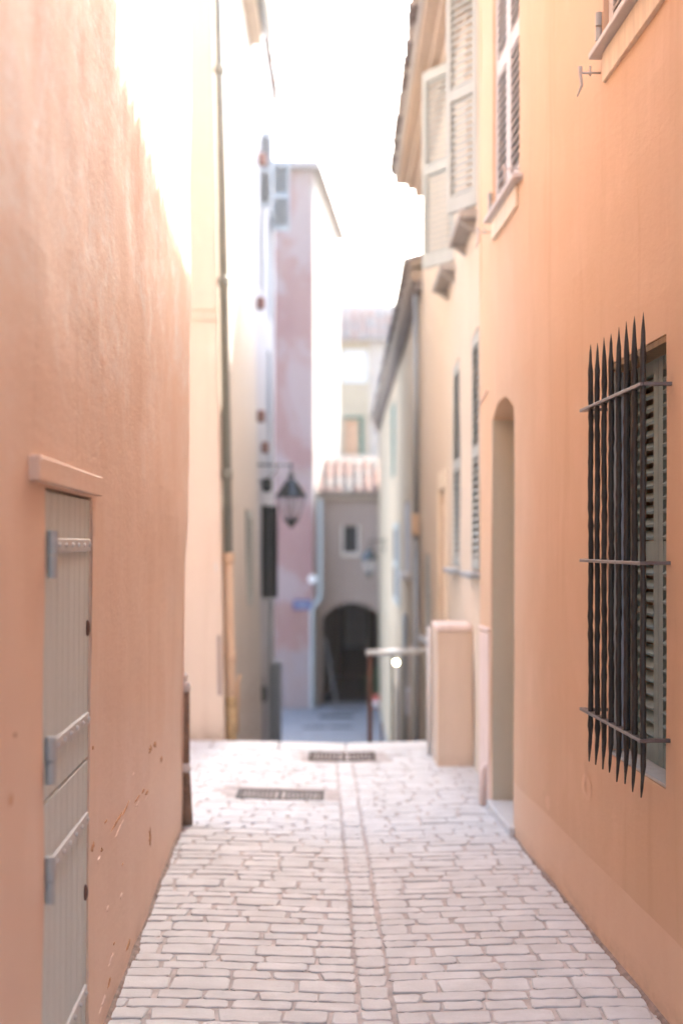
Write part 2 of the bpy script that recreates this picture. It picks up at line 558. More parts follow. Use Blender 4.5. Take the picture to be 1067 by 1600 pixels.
def shutter(parent, hinge, direction, w, h, mat='shutter', t=0.035, pitch=0.048, stile=0.07, rails=None, out=-1, slats=True, label=None, depth=0.05, thick=0.009, tilt=38, name='shutter', arch=0.0):
    """a louvred leaf. hinge: world point of its lower corner; direction: 2D unit vector along the leaf.
    local x runs along the leaf, local y is its thickness; out=-1: the outer face is at -y"""
    a = math.atan2(direction[1], direction[0])
    rails = rails or [(0, 0.11), (h * 0.5 - 0.045, h * 0.5 + 0.045), (h - 0.09, h)]
    bm = bmesh.new()
    box(bm, 0, stile, -t / 2, t / 2, 0, h - arch)
    box(bm, w - stile, w, -t / 2, t / 2, 0, h)
    for z0, z1 in rails:
        box(bm, stile, w - stile, -t / 2 + 0.002, t / 2 - 0.002, z0, z1)
    fr = link(name, bm, mat, parent, label, free=True)
    fr.location = Vector(hinge) - worldpos(parent)
    fr.rotation_euler = (0, 0, a)
    gaps = []
    for (a0, b0), (a1, b1) in zip(rails, rails[1:]):
        gaps.append((b0, a1))
    if slats:
        me = slat_mesh(w - 2 * stile, depth, thick, R(tilt) * (1 if out < 0 else -1), mat)
        for g0, g1 in gaps:
            n = max(1, int((g1 - g0) / pitch))
            p = (g1 - g0) / n
            for i in range(n):
                share('slat', me, (stile, 0, g0 + p * (i + 0.5)), fr)
    return fr


def chips(parent, W, spots, mat='chip'):
    """small broken patches of render"""
    for u, z, w, h, rot in spots:
        bm = bmesh.new()
        n = 11
        ring, inner = [], []
        for i in range(n):
            a = 2 * math.pi * i / n
            r = random.uniform(0.55, 1.1)
            du, dz = math.cos(a) * w * r / 2, math.sin(a) * h * r / 2
            du, dz = du * math.cos(rot) - dz * math.sin(rot), du * math.sin(rot) + dz * math.cos(rot)
            p = W(u + du, z + dz, 0)
            d = 0.004 * (noise.noise(p * 1.7) + 0.5 * noise.noise(p * 4.1))
            ring.append(bm.verts.new(W(u + du, z + dz, d + 0.0005)))
            inner.append(bm.verts.new(W(u + du * 0.7, z + dz * 0.7, d - 0.0035)))
        for i in range(n):
            bm.faces.new((ring[i], ring[(i + 1) % n], inner[(i + 1) % n], inner[i]))
        bm.faces.new(inner)
        link('plaster_chip', bm, mat, parent)


def tile_mesh(mat, r=0.10, L=0.45, seg=8, th=0.016):
    bm = bmesh.new()
    rows = []
    for y, rr in ((0, r), (L, r * 0.86)):
        o = [bm.verts.new((rr * math.cos(math.pi * k / seg), y, rr * 0.75 * math.sin(math.pi * k / seg))) for k in range(seg + 1)]
        i = [bm.verts.new(((rr - th) * math.cos(math.pi * k / seg), y, (rr - th) * 0.75 * math.sin(math.pi * k / seg))) for k in range(seg + 1)]
        rows.append((o, i))
    (o0, i0), (o1, i1) = rows
    for k in range(seg):
        bm.faces.new((o0[k], o0[k + 1], o1[k + 1], o1[k]))
        bm.faces.new((i0[k], i1[k], i1[k + 1], i0[k + 1]))
        bm.faces.new((o0[k], i0[k], i0[k + 1], o0[k + 1]))
    me = bpy.data.meshes.new('roof_tile')
    bmesh.ops.recalc_face_normals(bm, faces=bm.faces[:])
    bm.to_mesh(me)
    bm.free()
    me.materials.append(M[mat])
    return me


TILE = tile_mesh('tile')
TILEG = tile_mesh('tilegrey')
TILEL = tile_mesh('tilepale')
TILED = tile_mesh('tiledim')
TILEP = tile_mesh('tiledimgrey')


def tiled_roof(parent, edge0, edge1, up, length, pitch_m=0.21, mats=(TILE, TILEG), rows=None, slab_mat='tilegrey', thick=0.06):
    """roof plane: lower edge from edge0 to edge1, going up along vector up (unit)"""
    e0, e1, up = Vector(edge0), Vector(edge1), Vector(up).normalized()
    ax = (e1 - e0).normalized()
    nrm = ax.cross(up).normalized()
    if nrm.z < 0:
        nrm = -nrm
    bm = bmesh.new()
    a, b = e0, e1
    c, d = e1 + up * length, e0 + up * length
    hexa(bm, [p - nrm * thick for p in (a, b, c, d)] + [a, b, c, d])
    roof = link('roof', bm, slab_mat, parent)
    rp = worldpos(roof)
    n = int((e1 - e0).length / pitch_m)
    nr = rows or int(length / 0.36)
    mat = Matrix((ax, up, nrm)).transposed()
    if mat.determinant() < 0:
        mat = Matrix((-ax, up, nrm)).transposed()
    for i in range(n):
        for j in range(nr):
            p = e0 + ax * (pitch_m * (i + 0.5)) + up * (0.36 * j - 0.05 + random.uniform(-0.012, 0.012)) + nrm * (0.006 + 0.012 * (j % 2) + random.uniform(0, 0.006))
            rot = (mat @ Matrix.Rotation(random.uniform(-0.02, 0.02), 3, 'Z')).to_euler()
            share('roof_tile', mats[random.random() < 0.4], p - rp, roof, rot)
    return roof


# ------------------------------------------------------------------ wall frames (u = distance from the camera)
_WL = side(-0.617, -0.0353, -1, lean=0.008, zl=0.8)


def WL(u, z, n=0.0):
    # the upper wall bellies out a little over the far corner
    t = max(0.0, min(1.0, (z - 1.35) / 0.45))
    k = max(0.0, min(1.0, (u - 5.2) / 2.8))
    return _WL(u, z, n) + Vector((0.022 * t * t * (3 - 2 * t) * k, 0, 0))


WL0 = side(-0.617, -0.0353, -1)
WR = side(1.305, -0.0457, 1)
LOW = -2.64
EDGE = 11.66


def gx(Y):
    return 0.209 - 0.0176 * Y


def ground(X, Y):
    return -0.022 + 0.022 * min(1.0, abs(X - gx(Y)) / 0.75)


# ------------------------------------------------------------------ ground
paving = bpy.data.objects.new('paving', None)
COL.objects.link(paving)
tag(paving, kind='structure', label='upper lane paved with pale worn stone setts around a straight gutter line')
bm = bmesh.new()
ys = [-9 + i * 0.6 for i in range(0, 35)]
ys = [y for y in ys if y < EDGE - 0.41] + [EDGE - 0.41]
xs = [-6, -3, -1.4, -0.9, -0.6, -0.4, -0.2, 0, 0.1, 0.2, 0.4, 0.6, 0.8, 1.0, 1.4, 2.0]
g = [[bm.verts.new((x, y, ground(x, y) - 0.006)) for x in xs] for y in ys]
for a, b in zip(g, g[1:]):
    for i in range(len(xs) - 1):
        bm.faces.new((a[i], a[i + 1], b[i + 1], b[i]))
link('mortar_bed', bm, 'mortar', paving)
terrain = nbox(-38, 38, -18, 73, LOW - 0.5, LOW - 0.04)
link('ground', terrain, 'lowstone', kind='structure')


def sett_geom(bm, cx, cy, L, D, base_z=None, rng=random):
    n_side = 4
    pts = []
    hx, hy = L / 2, D / 2
    j = min(0.0065, D * 0.075)
    cr = min(0.012, D * 0.16)
    corners = [(-1, -1), (1, -1), (1, 1), (-1, 1)]
    for k, (sx, sy) in enumerate(corners):
        nx = corners[(k + 1) % 4]
        if k % 2 == 0:
            p0, p1 = (sx * (hx - cr), sy * hy), (nx[0] * (hx - cr), nx[1] * hy)
        else:
            p0, p1 = (sx * hx, sy * (hy - cr)), (nx[0] * hx, nx[1] * (hy - cr))
        m = n_side if k % 2 == 0 else 1
        for i in range(m + 1):
            t = i / m
            pts.append((p0[0] + (p1[0] - p0[0]) * t + rng.uniform(-j, j), p0[1] + (p1[1] - p0[1]) * t + rng.uniform(-j, j)))
    tiltx, tilty, dz = rng.uniform(-0.012, 0.012), rng.uniform(-0.02, 0.02), rng.uniform(-0.002, 0.002)

    def zf(x, y, off):
        b = ground(cx + x, cy + y) if base_z is None else base_z
        return b + off + tiltx * x + tilty * y + dz
    lo = [bm.verts.new((cx + x, cy + y, zf(x, y, -0.022))) for x, y in pts]
    mid = [bm.verts.new((cx + x, cy + y, zf(x, y, -0.003))) for x, y in pts]
    sx, sy = (hx - 0.004) / hx, (hy - 0.004) / hy
    top = [bm.verts.new((cx + x * sx, cy + y * sy, zf(x, y, 0.0))) for x, y in pts]
    n = len(pts)
    for i in range(n):
        bm.faces.new((lo[i], lo[(i + 1) % n], mid[(i + 1) % n], mid[i]))
        bm.faces.new((mid[i], mid[(i + 1) % n], top[(i + 1) % n], top[i]))
    bm.faces.new(top)


G1 = dict(x0=-0.675, x1=-0.115, y0=9.02, y1=9.36)      # flat drain grate
G2 = dict(x0=-0.25, x1=0.26, y0=10.70, y1=11.12)       # grate across the gutter
setts = []
y = -0.6
k = 0
while y < EDGE - 0.44:
    d = (0.128, 0.088, 0.09, 0.135, 0.086, 0.094, 0.082)[k % 7] * 1.1 * random.uniform(0.93, 1.07)
    if y + d > EDGE - 0.43:
        break
    yc = y + d / 2
    g0, g1 = gx(yc) - 0.060, gx(yc) + 0.060
    xl = -1.0 if yc < 8.3 else -3.2
    xr = 1.35
    gut = yc < 10.6
    for (a, b, sgn) in (((g0, xl, -1), (g1, xr, 1)) if gut else ((gx(yc), xl, -1), (gx(yc), xr, 1))):
        x = a
        x += sgn * (0.006 if gut else 0.005)
        first = True
        while (x < b) if sgn > 0 else (x > b):
            L = random.uniform(0.13, 0.225) * (0.6 if first and k % 2 else 1)
            first = False
            gap = random.uniform(0.008, 0.017)
            cx = x + sgn * L / 2
            hit = any(G['x0'] - 0.02 < cx + L / 2 and cx - L / 2 < G['x1'] + 0.02 and G['y0'] < yc + d / 2 and yc - d / 2 < G['y1'] for G in (G1, G2))
            if not hit:
                setts.append((cx, yc + random.uniform(-0.003, 0.003), L, d - random.uniform(0.009, 0.016)))
            x += sgn * (L + gap)
    y += d
    k += 1
yg = -0.6
while yg < 10.55:
    d = random.uniform(0.085, 0.15)
    setts.append((gx(yg + d / 2), yg + d / 2, 0.104 + random.uniform(-0.004, 0.004), d - 0.012))
    yg += d


def in_view(cx, cy):
    if cy < 4.2:
        return False
    if cx < WL0(cy, 0)[0] - 0.02 and cy < 8.2:
        return False
    if cx > WR(cy, 0)[0] + 0.02:
        return False
    px = 533.5 + F * cx / cy
    py = 852 + F * H / cy
    return -20 < px < 1087 and py < 1612


vis = sorted([s for s in setts if in_view(s[0], s[1])], key=lambda s: s[1])
vis_set = set(vis[:300])
for s in vis[:300]:
    bm = bmesh.new()
    sett_geom(bm, *s)
    link('sett', bm, 'sett', paving, origin=(s[0], s[1], 0))
bm = bmesh.new()
for s in setts:
    if s not in vis_set:
        sett_geom(bm, *s)
link('far_setts', bm, 'sett', paving, kind='stuff', origin=(0, 9, 0))

# pale edging stones along the top of the steps
x = -3.0
while x < 1.2:
    w = random.uniform(0.5, 0.75)
    bm = bmesh.new()
    a, b = x + 0.004, min(x + w, 1.25) - 0.004
    hexa(bm, [(a, EDGE - 0.40, -0.16), (b, EDGE - 0.40, -0.16), (b, EDGE, -0.16), (a, EDGE, -0.16),
              (a, EDGE - 0.40, ground(a, EDGE)), (b, EDGE - 0.40, ground(b, EDGE)), (b, EDGE, ground(b, EDGE)), (a, EDGE, ground(a, EDGE))], bev=0.008)
    link('edging_stone', bm, 'slab', paving)
    x += w

for W_, y1_, sg in ((WL, 8.1, 1), (WR, 9.1, -1)):
    bm = bmesh.new()
    prev = None
    Yv = -1.5
    while Yv < y1_:
        p = W_(Yv, 0, 0)
        w_ = 0.008 + 0.018 * max(0, noise.noise(Vector((Yv * 3.3, sg, 0))) + 0.35) + random.uniform(0, 0.006)
        a = bm.verts.new((p.x - sg * 0.02, Yv, ground(p.x, Yv) + 0.012 + random.uniform(0, 0.004)))
        b = bm.verts.new((p.x + sg * w_ * 0.5, Yv, ground(p.x, Yv) + 0.006))
        c = bm.verts.new((p.x + sg * w_, Yv, ground(p.x, Yv) - 0.004))
        if prev:
            bm.faces.new((prev[0], prev[1], b, a))
            bm.faces.new((prev[1], prev[2], c, b))
        prev = (a, b, c)
        Yv += 0.035
    link('grime_line', bm, 'grime', paving, kind='stuff')

stairs = bpy.data.objects.new('stairs', None)
stairs.location = (0, EDGE, LOW)
COL.objects.link(stairs)
tag(stairs, kind='structure', label='long shallow steps going down from the upper lane')
for i in range(1, 17):
    link('step', nbox(-3.2, 1.3, EDGE + (i - 1) * 0.95 + 0.001, EDGE + i * 0.95, LOW - 0.03, -0.165 * i, bev=0.01), 'lowstone', stairs)
lower = bpy.data.objects.new('lower_street', None)
lower.location = (0, 32, LOW)
COL.objects.link(lower)
tag(lower, kind='structure', label='grey lower street in the shade below the steps')
link('street_surface', nbox(-9, 6, EDGE + 16 * 0.95 + 0.002, 60, LOW - 0.03, LOW), 'lowstone', lower)
for (x0, x1, y0, y1) in ((-0.55, 0.3, 35.0, 35.5), (-0.9, -0.35, 33.0, 33.25), (-0.28, 0.25, 33.05, 33.3), (-0.2, 0.5, 36.4, 36.7)):
    link('paving_patch', nbox(x0, x1, y0, y1, LOW - 0.02, LOW + 0.006), 'dark', lower)

# ------------------------------------------------------------------ pink building on the left
pink = thing('pink_house', (-1.0, 2.0, 0), 'tall pink plastered house on the left with a narrow grey plank door', 'house')
hole = dict(u0=3.55, u1=4.35, z0=0.0, z1=1.745, d=0.05, nofloor=True)
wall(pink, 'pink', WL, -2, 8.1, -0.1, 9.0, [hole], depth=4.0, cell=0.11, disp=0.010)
wpart('door_lintel', pink, 'pink', WL, 3.34, 4.45, 1.753, 1.812, -0.020, 0.03, bev=0.003)
door = link('door', nbox(0, 0.02, 0, 0.79, 0, 1.73), 'doorgap', pink, free=True)
bpy.data.meshes.remove(door.data)


def wl_part(name, parent, mat, *a, bev=0.0, label=None):
    return wpart(name, parent, mat, WL, *a, bev=bev, label=label)


bm = bmesh.new()
wbox(bm, WL, 3.555, 4.345, 0.01, 1.74, 0.026, 0.046)
door = link('door', bm, 'doorgap', pink, label='narrow grey plank door in two leaves with iron strap hinges')
pl = 0.79 / 8
for z0, z1 in ((0.02, 0.946), (0.953, 1.738)):
    for i in range(8):
        wl_part('plank', door, 'door', 3.556 + pl * i + 0.002, 3.556 + pl * (i + 1) - 0.002, z0, z1, 0.005, 0.026, bev=0.003)
for zs in (1.582, 1.06, 0.757, 0.235):
    bm = bmesh.new()
    wbox(bm, WL, 3.64, 4.31, zs, zs + 0.036, -0.004, 0.005, bev=0.002)
    for i in range(6):
        p = WL(3.72 + i * 0.112, zs + 0.018, -0.004)
        s0 = len(bm.verts)
        bmesh.ops.create_icosphere(bm, subdivisions=1, radius=0.0085, matrix=Matrix.Translation(p))
    link('hinge_strap', bm, 'strap', door)
    bm = bmesh.new()
    p = WL(3.60, zs, -0.008)
    tube(bm, [(p.x, p.y, zs - 0.005), (p.x, p.y, zs + 0.055)], 0.014, 12)
    tube(bm, [(p.x, p.y, zs - 0.065), (p.x, p.y, zs - 0.008)], 0.012, 12)
    wbox(bm, WL, 3.60, 3.65, zs + 0.001, zs + 0.037, 0.0, 0.012)
    link('hinge', bm, 'hinge', door)
for zk in (1.35, 0.55):
    bm = bmesh.new()
    p = WL(4.30, zk, 0.002)
    bmesh.ops.create_uvsphere(bm, u_segments=10, v_segments=6, radius=0.5, matrix=Matrix.Translation(p) @ Matrix.Diagonal((0.016, 0.032, 0.05, 1)))
    link('keyhole_plate', bm, 'rustpost', door, smooth=True)
bm = bmesh.new()
for a, b in ((-2, 3.5), (4.4, 8.08)):
    wbox(bm, WL, a, b, 0.578, 0.582, -0.0005, 0.004)


def wl_chip(x, y, w, h, rot, mat):
    """a break in the render at the place where the photograph shows it: built on the wall in metres"""
    u = 1371.0 / (455 - x)
    z = 1.6 - (y - 852) * u / F
    kx, kz = u * u / 1371.0, u / F
    bm = bmesh.new()
    n = 14
    ring, inner = [], []
    for i in range(n):
        a = 2 * math.pi * i / n
        rr = random.uniform(0.5, 1.15) * (1.0 if i % 2 else 0.8)
        ax, az = math.cos(a) * w * rr / 2, math.sin(a) * h * rr / 2
        ax, az = ax * math.cos(rot) - az * math.sin(rot), ax * math.sin(rot) + az * math.cos(rot)
        du, dz = ax * kx, (az + ax * (y - 852) / (455 - x) * 0.0) * kz
        for ring_, k, off in ((ring, 1.0, 0.0), (inner, 0.72, -0.003)):
            p = WL(u + du * k, z + dz * k, 0)
            d = 0.010 * (noise.noise(p * 1.7) + 0.5 * noise.noise(p * 4.1))
            ring_.append(bm.verts.new(WL(u + du * k, z + dz * k, d + off)))
    for i in range(n):
        bm.faces.new((ring[i], ring[(i + 1) % n], inner[(i + 1) % n], inner[i]))
    bm.faces.new(inner)
    link('plaster_chip', bm, mat, pink)


for c_ in ((236, 1170, 8, 15, 0.2), (244, 1164, 5, 13, 0.2), (252, 1186, 4, 9, 0), (216, 1249, 11, 7, -0.4), (225, 1236, 6, 6, 0), (230, 1239, 5, 9, 0.2),
           (195, 1264, 18, 6, 0.35), (186, 1275, 9, 4, 0.8), (180, 1286, 15, 5, 0.5), (166, 1284, 5, 5, 0), (234, 1309, 4, 34, 0), (146, 1323, 7, 15, -0.2), (161, 1328, 4, 12, 0.2),
           (202.5, 1476, 9, 13, 0), (192, 1350, 3, 4, 0), (145, 1168, 3, 8, 0), (172, 1534, 4, 14, -0.2), (179, 1474, 3, 6, 0), (18, 1148, 4, 8, 0), (12, 1250, 4, 22, -0.1)):
    wl_chip(*c_, 'chip')
for c_ in ((218, 1256, 8, 10, 0.4), (191, 1400, 5, 9, 0), (170, 1420, 5, 12, 0), (175, 1497, 10, 8, 0.5), (163, 1568, 16, 12, 0.8), (157, 1342, 8, 10, 0), (230, 1246, 6, 4, 0), (186, 1292, 16, 5, 0.5), (210, 1210, 5, 5, 0)):
    wl_chip(*c_, 'palechip')

# rust-stained post on the corner of the pink house
cp = Vector((-0.893, 8.135, 0))
post = thing('corner_post', cp, 'slim rust-stained post with pale bands standing at the end of the pink wall', 'post')
bm = bmesh.new()
lathe(bm, [(0.0, 0), (0.045, 0), (0.04, 0.1), (0.03, 0.28), (0.027, 0.32), (0.026, 0.79), (0.0, 0.79)], cp, 14)
link('shaft', bm, 'post', post, smooth=True)
for z in (0.305, 0.765):
    bm = bmesh.new()
    lathe(bm, [(0.0, z), (0.031, z), (0.034, z + 0.02), (0.028, z + 0.05), (0.0, z + 0.055)], cp, 14)
    link('band', bm, 'pale', post, smooth=True)
bm = bmesh.new()
lathe(bm, [(0.0, 0.81), (0.012, 0.815), (0.010, 0.835), (0.017, 0.85), (0.014, 0.866), (0.0, 0.87)], cp, 12)
link('finial', bm, 'pale', post, smooth=True)

# ------------------------------------------------------------------ orange building on the right
orange = thing('orange_house', (1.3, 2.0, 0), 'tall orange plastered house on the right with a spiked iron window grille', 'house')
holes = [dict(u0=4.77, u1=5.60, z0=0.78, z1=2.31, d=0.16),
         dict(u0=7.84, u1=8.63, z0=0.0, z1=2.455, d=0.34, arch=0.10, nofloor=True),
         dict(u0=7.63, u1=8.57, z0=3.58, z1=5.55, d=0.12),
         dict(u0=4.72, u1=5.66, z0=3.58, z1=5.55, d=0.12)]
wall(orange, 'orange', WR, -2.5, 9.12, -0.1, 9.2, holes, depth=4.0, cell=0.22, disp=0.009)
# recess lining (its own tan colour) set 3 mm off the reveal
bm = bmesh.new()
wbox(bm, WR, 8.622, 8.627, 0.05, 2.36, 0.003, 0.335)
wbox(bm, WR, 7.843, 7.848, 0.05, 2.36, 0.003, 0.335)
wbox(bm, WR, 7.85, 8.62, 0.05, 2.36, 0.325, 0.335)
link('recess_lining', bm, 'recess', orange)
wpart('threshold', orange, 'slab', WR, 7.80, 8.66, -0.03, 0.055, -0.03, 0.33, bev=0.008, label='pale stone threshold in the arched recess')
wpart('pink_panel', orange, 'palepink', WR, 8.70, 9.08, 0.02, 1.06, -0.012, 0.01, bev=0.004, label='pale pink cover panel beside the arched recess')
wpart('panel_cap', orange, 'palepink', WR, 8.69, 9.09, 1.07, 1.09, -0.018, 0.01, bev=0.003)
bm = bmesh.new()
p = WR(8.78, 0, -0.03)
tube(bm, [(p.x, p.y, 0.0), (p.x, p.y, 0.2), (p.x + 0.012, p.y, 0.23), (p.x + 0.05, p.y, 0.25)], 0.026, 12)
link('pipe_stub', bm, 'palepink', orange, smooth=True)
for u_, z_, rw, rh in ((5.97, 0.585, 0.17, 0.055), (6.85, 0.36, 0.10, 0.035)):
    bm = bmesh.new()
    ra_, rb_ = [], []
    for i in range(20):
        a = 2 * math.pi * i / 20
        for lst, k_ in ((ra_, 1.0 + 0.12 * noise.noise(Vector((i * 0.7, 3, u_)))), (rb_, 0.45 if rw > 0.12 else 0.15)):
            p = WR(u_ + math.cos(a) * rw / 2 * k_, z_ + math.sin(a) * rh * k_, 0)
            d = 0.009 * (noise.noise(p * 1.7) + 0.5 * noise.noise(p * 4.1))
            lst.append(bm.verts.new(WR(u_ + math.cos(a) * rw / 2 * k_, z_ + math.sin(a) * rh * k_, d - 0.002)))
    for i in range(20):
        bm.faces.new((ra_[i], ra_[(i + 1) % 20], rb_[(i + 1) % 20], rb_[i]))
    link('plaster_patch', bm, 'patch', orange)

# iron grille
grille = bpy.data.objects.new('window_grille', None)
COL.objects.link(grille)
grille.parent = orange
grille.location = WR(5.1, 0.77) - orange.location
tag(grille, label='black wrought iron grille of eight spiked bars')
NG = -0.088
XB = [5.515 - i * 0.1125 for i in range(8)]
for i, u in enumerate(XB):
    bm = bmesh.new()
    prof, z = [], 0.765
    z0, z1 = 0.765 + random.uniform(-0.008, 0.008), 2.375 + random.uniform(-0.006, 0.006)
    pts, rr = [], []
    base = WR(u, 0, NG)
    n = 46
    ph = random.uniform(0, 6)
    for kz in range(n + 1):
        z = z0 + (z1 - z0) * kz / n
        r = 0.0104 + 0.0014 * math.sin(ph + z * 2 * math.pi / 0.085) + 0.0004 * math.sin(z * 91 + i)
        tb = max(0.0, z - z0)
        tt = max(0.0, z1 - z)
        if tb < 0.13:
            r *= 0.22 + 0.78 * (tb / 0.13) ** 0.8
        if tt < 0.12:
            r *= 0.06 + 0.94 * (tt / 0.12) ** 0.75
        w = 0.0024 * math.sin(z * 13 + i * 2.1)
        pts.append((base.x + w * 0.6 - 0.006 * (tb < 0.1) * (1 - tb / 0.1), base.y + w, z))
        rr.append(r)
    tube(bm, pts, rr, 8)
    link('bar', bm, 'iron', grille, smooth=True)
for zc in (2.135, 1.54, 0.95):
    bm = bmesh.new()
    hexa(bm, [WR(4.715, zc - 0.006, NG - 0.013), WR(5.66, zc - 0.006, NG - 0.013), WR(5.66, zc - 0.006, NG + 0.013), WR(4.715, zc - 0.006, NG + 0.013),
              WR(4.715, zc + 0.006, NG - 0.013), WR(5.66, zc + 0.006, NG - 0.013), WR(5.66, zc + 0.006, NG + 0.013), WR(4.715, zc + 0.006, NG + 0.013)], bev=0.0015)
    link('crossbar', bm, 'flat_iron', grille)
    for u in (4.725, 5.62):
        bm = bmesh.new()
        hexa(bm, [WR(u - 0.011, zc - 0.005, NG), WR(u + 0.011, zc - 0.005, NG), WR(u + 0.011, zc - 0.005, 0.03), WR(u - 0.011, zc - 0.005, 0.03),
                  WR(u - 0.011, zc + 0.007, NG), WR(u + 0.011, zc + 0.007, NG), WR(u + 0.011, zc + 0.007, 0.03), WR(u - 0.011, zc + 0.007, 0.03)], bev=0.001)
        link('wall_arm', bm, 'flat_iron', grille)

# shutters behind the grille
dR = Vector((-0.0457, 1)).normalized()
SG = dict(mat='shutterdark', pitch=0.0465, t=0.034, stile=0.062, depth=0.044, thick=0.012, tilt=38, out=1)
ra = [(0, 0.085), (0.735, 0.82), (1.44, 1.515)]
shutter(orange, WR(4.775, 0.795, 0.105), dR, 0.42, 1.515, rails=ra, **SG)
shutter(orange, WR(5.198, 0.795, 0.105), dR, 0.395, 1.515, rails=ra, **SG)
wpart('window_lintel', orange, 'brownwood', WR, 4.775, 5.595, 2.285, 2.307, 0.004, 0.15)
wpart('window_sill', orange, 'hinge', WR, 4.775, 5.595, 0.783, 0.793, 0.004, 0.155, label='low dark sill behind the grille')
bm = bmesh.new()
wbox(bm, WR, 5.588, 5.598, 0.80, 2.28, 0.018, 0.034)
link('window_frame', bm, 'shutter', orange)
wpart('pane', orange, 'pane', WR, 5.590, 5.597, 0.80, 2.28, 0.042, 0.058)
wpart('frame_edge', orange, 'dark', WR, 5.589, 5.597, 0.80, 2.28, 0.060, 0.084)

# upper windows of the orange house
for u0, u1 in ((7.63, 8.57), (4.72, 5.66)):
    w = (u1 - u0) / 2 - 0.004
    rr = [(0, 0.10), (0.80, 0.90), (1.86, 1.95)]
    SW = dict(mat='shutterpink', pitch=0.0485, t=0.03, stile=0.075, depth=0.046, thick=0.008, tilt=40, out=1)
    shutter(orange, WR(u0 + 0.002, 3.59, 0.03), dR, w, 1.95, rails=rr, **SW)
    shutter(orange, WR(u0 + w + 0.006, 3.59, 0.03), dR, w, 1.95, rails=rr, **SW)
    wpart('room_behind_shutter', orange, 'teal', WR, u0 + 0.003, u1 - 0.003, 3.585, 5.545, 0.10, 0.118)
    wpart('sill', orange, 'shutterpink', WR, u0 - 0.10, u1 + 0.05, 3.548, 3.574, -0.055, 0.02, bev=0.004, label='thin grey window sill')
    wpart('sill_band', orange, 'trim', WR, u0 + 0.04, u1 - 0.03, 3.43, 3.547, -0.018, 0.01, bev=0.003, label='cream band under the window sill')
    bm = bmesh.new()
    for zz in (3.62, 3.68):
        p = WR(u1 + 0.035, zz, -0.016)
        tube(bm, [(p.x, p.y, zz), (p.x, p.y, zz + 0.052)], 0.014, 10)
    link('hinge', bm, 'hinge', orange)
    for uu, sg in ((u1 + 0.06, 1), (u0 + 0.0, -1)):
        bm = bmesh.new()
        zz = 3.50 if sg > 0 else 3.62
        a, b = WR(uu, zz, 0.01), WR(uu, zz, -0.085)
        tube(bm, [a, b], 0.005, 8)
        m_ = WR(uu, zz, -0.045)
        tube(bm, [m_ + Vector((0, 0, -0.012)), m_ + Vector((0, 0, 0.028))], 0.004, 8)
        tube(bm, [b + Vector((0, 0, 0.025)), b, b + Vector((0.006, 0, -0.05)), b + Vector((-0.012, 0, -0.095))], [0.009, 0.007, 0.006, 0.003], 8)
        link('shutter_stay', bm, 'shutterpink', orange, smooth=True)
bm = bmesh.new()
tube(bm, [WR(8.78, 2.56, -0.004), WR(9.1, 2.50, -0.006)], 0.006, 6)
link('cable', bm, 'palepink', orange)

# ------------------------------------------------------------------ cream building on the right
cream = thing('cream_house', (0.96, 13, -1), 'cream plastered house on the right with grey-green louvred shutters and tiled eave', 'house')
WC = side(0.955, 0.0, 1)
CE = 16.8
hs = [dict(u0=9.85, u1=10.42, z0=1.42, z1=3.12, d=0.10), dict(u0=11.45, u1=12.15, z0=1.42, z1=3.12, d=0.10),
      dict(u0=15.3, u1=16.2, z0=0.58, z1=1.5, d=0.10), dict(u0=13.0, u1=13.75, z0=-1.2, z1=2.2, d=0.18, arch=0.2),
      dict(u0=10.05, u1=10.95, z0=4.0, z1=5.75, d=0.15), dict(u0=11.98, u1=12.9, z0=4.0, z1=5.75, d=0.15)]
wall(cream, 'cream', WC, 9.125, CE, LOW - 0.05, 5.92, hs, depth=5.0, cell=0.3, disp=0.012)
SC = dict(mat='shutter', pitch=0.049, t=0.034, stile=0.055, depth=0.048, thick=0.008, tilt=38, out=1)
for u0, u1, z0, h in ((9.85, 10.42, 1.43, 1.68), (11.45, 12.15, 1.43, 1.68), (15.3, 16.2, 0.59, 0.90)):
    shutter(cream, WC(u0 + 0.005, z0, 0.012), (0, 1), u1 - u0 - 0.01, h, rails=[(0, 0.08), (h / 2 - 0.04, h / 2 + 0.04), (h - 0.08, h)], **SC)
    wpart('room_behind_shutter', cream, 'teal', WC, u0 + 0.004, u1 - 0.004, z0 - 0.005, z0 + h, 0.085, 0.098)
    wpart('sill', cream, 'zinc', WC, u0 - 0.12, u1 + 0.12, z0 - 0.06, z0 - 0.02, -0.085, 0.02, bev=0.006, label='projecting grey window sill')
# surround of the side door
bm = bmesh.new()
wbox(bm, WC, 12.86, 12.99, -1.2, 2.12, -0.02, 0.01)
wbox(bm, WC, 13.76, 13.89, -1.2, 2.12, -0.02, 0.01)
wbox(bm, WC, 12.86, 13.89, 2.13, 2.30, -0.02, 0.01)
link('door_surround', bm, 'trim', cream, label='pale surround of the round-topped side door')
wpart('door', cream, 'trim', WC, 13.01, 13.74, -1.2, 1.98, 0.10, 0.14, label='pale side door deep in its surround')
wpart('transom', cream, 'dark', WC, 13.2, 13.5, 1.70, 1.94, 0.09, 0.098)
